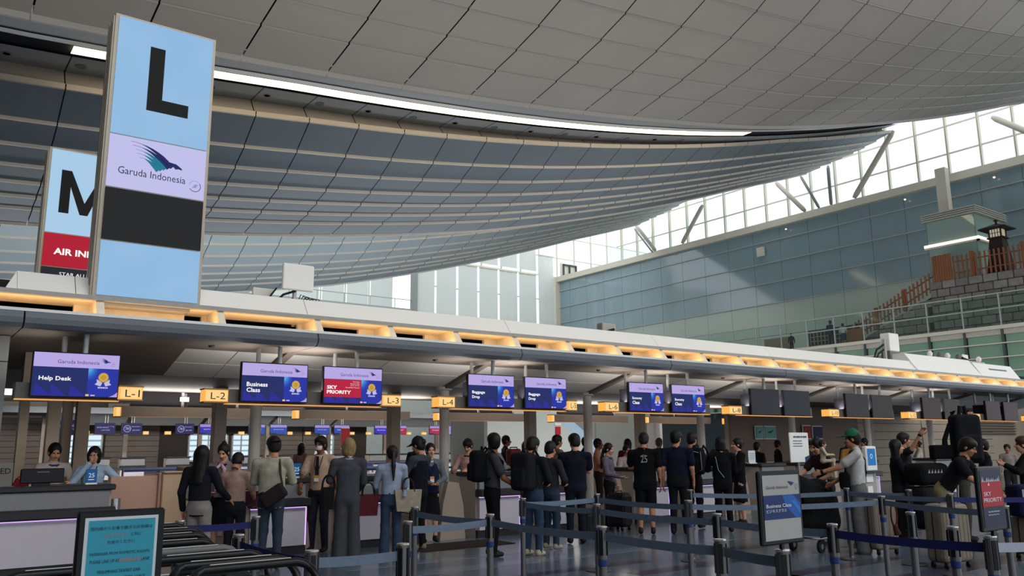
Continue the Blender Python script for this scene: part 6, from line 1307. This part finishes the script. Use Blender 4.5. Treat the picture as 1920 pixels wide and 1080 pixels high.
def luggage():
    def suitcase(x, y, w, d, h, col, label, rz=0, ribs=6, wheels=True, z=0, handle=True):
        t = thing('suitcase', label, 'suitcase', (x, y, z), rz); mt = M('shell_'+col, col, .45, noise=.04); s = .07 if wheels else 0
        MB(mt).rbox(-w/2, w/2, -d/2, d/2, s, s+h, min(w, d)*.22, 3).build('shell', t, smooth=False)
        mb = MB(mt)
        for k in range(ribs): q = -w/2+w*(k+1)/(ribs+1); mb.rbox(q-.008, q+.008, -d/2-.006, d/2+.006, s+.07, s+h-.07, .004, 1)
        mb.build('ribs', t); MB(M('bezel_black')).box(-w/2-.004, w/2+.004, -.006, .006, s+.03, s+h-.03).build('zip_seam', t)
        if wheels:
            for q in (-1, 1):
                for r in (-1, 1): MB(M('rubber')).tube([(q*w*.38-.012, r*d*.32, .03), (q*w*.38+.012, r*d*.32, .03)], .03, 12).use(M('bezel_black')).box(q*w*.38-.018, q*w*.38+.018, r*d*.32-.02, r*d*.32+.02, .035, .08).build('wheel', t)
        if handle: MB(M('bezel_black')).tube([(-.1, 0, s+h), (-.09, 0, s+h+.03), (.09, 0, s+h+.03), (.1, 0, s+h)], .012, 8).build('handle', t)
        return t
    suitcase(11.0, 5.5, .52, .3, .72, '#6f6659', 'large beige suitcase standing in front of the bending man with glasses', -.2)
    suitcase(11.6, 6.75, .42, .28, .74, '#81776a', 'tall beige suitcase with a brown charm before the long haired woman', -.3)
    t = thing('charm_strap', 'brown leather charm hanging on the tall beige suitcase', 'strap', (11.5, 6.5, .35)); MB(cloth('#4a2a24')).tube([(.08*math.cos(k*PI/6), -.02, .22+.16*math.sin(k*PI/6)) for k in range(12)], .014, 6, True).tube([(0, -.02, .06), (.04, -.03, -.05)], [.03, .05], 8).build('strap', t)
    suitcase(12.6, 5.15, .5, .32, .5, '#6f6659', 'beige suitcase under the navy lettered bag at the right photo edge', -.3)
    t = thing('sports_bag', 'navy bag with white letters on the beige suitcase at the right edge', 'bag', (12.55, 5.05, .57), -.5); MB(cloth('#161a36')).rbox(-.34, .34, -.14, .16, 0, .42, .06, 3).build('body', t); mb = MB(); text(mb, 'RD', -.3, .25, .11, -.146, M('print_white'), .34); text(mb, 'S', -.29, .12, .06, -.146, M('print_white')); mb.use(M('print_red')).poly([(-.02, -.146, .02), (.03, -.146, .02), (.03, -.146, .14), (-.02, -.146, .14)]); mb.build('lettering', t); MB(cloth('#161a36')).tube([(-.15, 0, .4), (-.12, 0, .5), (.12, 0, .5), (.15, 0, .4)], .015, 6).build('handle', t)
    suitcase(11.25, 11.75, .3, .4, .62, '#111114', 'black suitcase on the floor at the counter beside the navy polo man', .2)
    suitcase(10.35, 11.55, .45, .28, .4, '#141416', 'black holdall with an orange tag beside the navy polo man', 0, wheels=False)
    t = thing('orange_cloth', 'orange red cloth lying on the black holdall', 'cloth', (10.2, 11.45, .4)); MB(cloth('#8a3420')).rbox(-.1, .12, -.1, .08, 0, .05, .02, 2).build('cloth', t)
    suitcase(10.98, 14.7, .3, .2, .42, '#5f1a22', 'dark red case held upright behind the grey shirt man', 0, wheels=False, z=1.1)
    # covered trolley with the big black bag
    t = thing('loaded_trolley', 'steel luggage trolley under the big black cover', 'trolley', (11.5, 7.66, 0), .1); st = M('trolley_steel')
    mb = MB(st); mb.tube([(-.5, -.25, .2), (.55, -.25, .2), (.75, -.25, .95), (.8, -.25, 1.0)], .016, 8).tube([(-.5, .25, .2), (.55, .25, .2), (.75, .25, .95), (.8, .25, 1.0)], .016, 8).tube([(.8, -.25, 1.0), (.8, .25, 1.0)], .02, 8).tube([(-.5, -.25, .2), (-.5, .25, .2)], .014, 8).build('frame', t, smooth=True)
    for x, y in ((-.45, -.22), (-.45, .22), (.5, -.22), (.5, .22)): MB(M('rubber')).tube([(x, y-.02, .09), (x, y+.02, .09)], .09, 16).use(st).tube([(x, y-.024, .09), (x, y+.024, .09)], .04, 10).box(x-.015, x+.015, y-.015, y+.015, .1, .2).build('wheel', t)
    t = thing('covered_pram_bag', 'big black soft cover bag heaped on the steel trolley', 'bag', (11.25, 7.62, .22), .1)
    S = Sdf((-.62, -.4, -.05), (.8, .4, 1.1), .022); S.cap((-.4, 0, .25), (.35, 0, .2), .22, .24, 0, 0); S.cap((-.42, 0, .55), (.3, 0, .42), .3, .24, 0, .08); S.cap((-.4, 0, .75), (.45, 0, .5), .14, .16, 0, .1); S.ell((.2, 0, .62), (.2, .24, .2), 0, .06)
    V, F, m = S.mesh(); obj('cover', mesh_np('cover', V, F, [cloth('#0b0c0e')]), t); MB(cloth('#1b1d22')).tube([(-.4, -.26, .75), (0, -.28, .68), (.4, -.2, .55)], .008, 5).build('piping', t)
    # second trolley with backpacks behind the long haired woman
    t = thing('loaded_trolley', 'luggage trolley piled with dark bags behind the long haired woman', 'trolley', (13.3, 6.75, 0), -.2)
    MB(st).tube([(-.3, 0, .2), (.4, 0, .2), (.5, 0, 1.0)], .018, 8).tube([(-.3, .4, .2), (.4, .4, .2), (.5, .4, 1.0)], .018, 8).tube([(.5, 0, 1), (.5, .4, 1)], .02, 8).build('frame', t)
    for x, y in ((-.25, 0), (-.25, .4), (.35, 0), (.35, .4)): MB(M('rubber')).tube([(x, y-.02, .08), (x, y+.02, .08)], .08, 14).build('wheel', t)
    t = thing('duffel_bag', 'black duffel bag with a white mark on the piled trolley', 'bag', (13.3, 6.9, .9), -.2); MB(cloth('#101114')).rbox(-.32, .34, -.2, .2, 0, .34, .1, 3).build('body', t); mb = MB(M('print_white')); 
    for k in range(5): mb.poly([(-.2+.07*k, -.203, .19), (-.15+.07*k, -.203, .19), (-.165+.07*k, -.203, .25), (-.18+.07*k, -.203, .22)])
    mb.build('white_mark', t)
    t = thing('duffel_bag', 'lower dark patterned bag on the piled trolley', 'bag', (13.3, 6.9, .24), -.2); MB(cloth('#17181b')).rbox(-.34, .36, -.22, .22, 0, .64, .12, 3).build('body', t)
    # bags on the counter beside the round column
    t = thing('hand_bag', 'dark handbag with a pale round charm on the counter beside the L-6 column', 'bag', (10.75, 12.75, 1.12)); MB(cloth('#131a18')).rbox(-.2, .2, -.06, .08, 0, .2, .04, 2).build('body', t); MB(cloth('#131a18')).tube([(-.1, 0, .18), (-.07, 0, .3), (0, 0, .33), (.05, 0, .28), (.06, 0, .18)], .008, 6).build('handle', t); MB(cloth('#a39d86')).lathe([(.01, -.0), (.05, .02), (.055, .06), (.03, .1), (.01, .12)], 12, (0, -.12)).build('charm', t)
    t = thing('hand_bag', 'black soft bag right of the handbag with the pale charm', 'bag', (11.15, 12.8, 1.12)); MB(cloth('#0e1110')).rbox(-.16, .16, -.06, .08, 0, .17, .05, 2).build('body', t)
    t = thing('carry_tray', 'dark document case on the counter between the blond traveller and the ponytail woman', 'case', (5.95, 13.0, 1.12)); MB(M('case_dark', '#16191b', .5)).rbox(-.3, .12, 0, .2, 0, .16, .01, 1).build('body', t)
    t = thing('papers', 'papers held between the blond traveller and the ponytail woman', 'paper', (5.85, 11.45, 1.02), .3); MB(M('white_enamel')).box(-.1, .1, -.06, .06, 0, .006).build('sheets', t)
luggage()
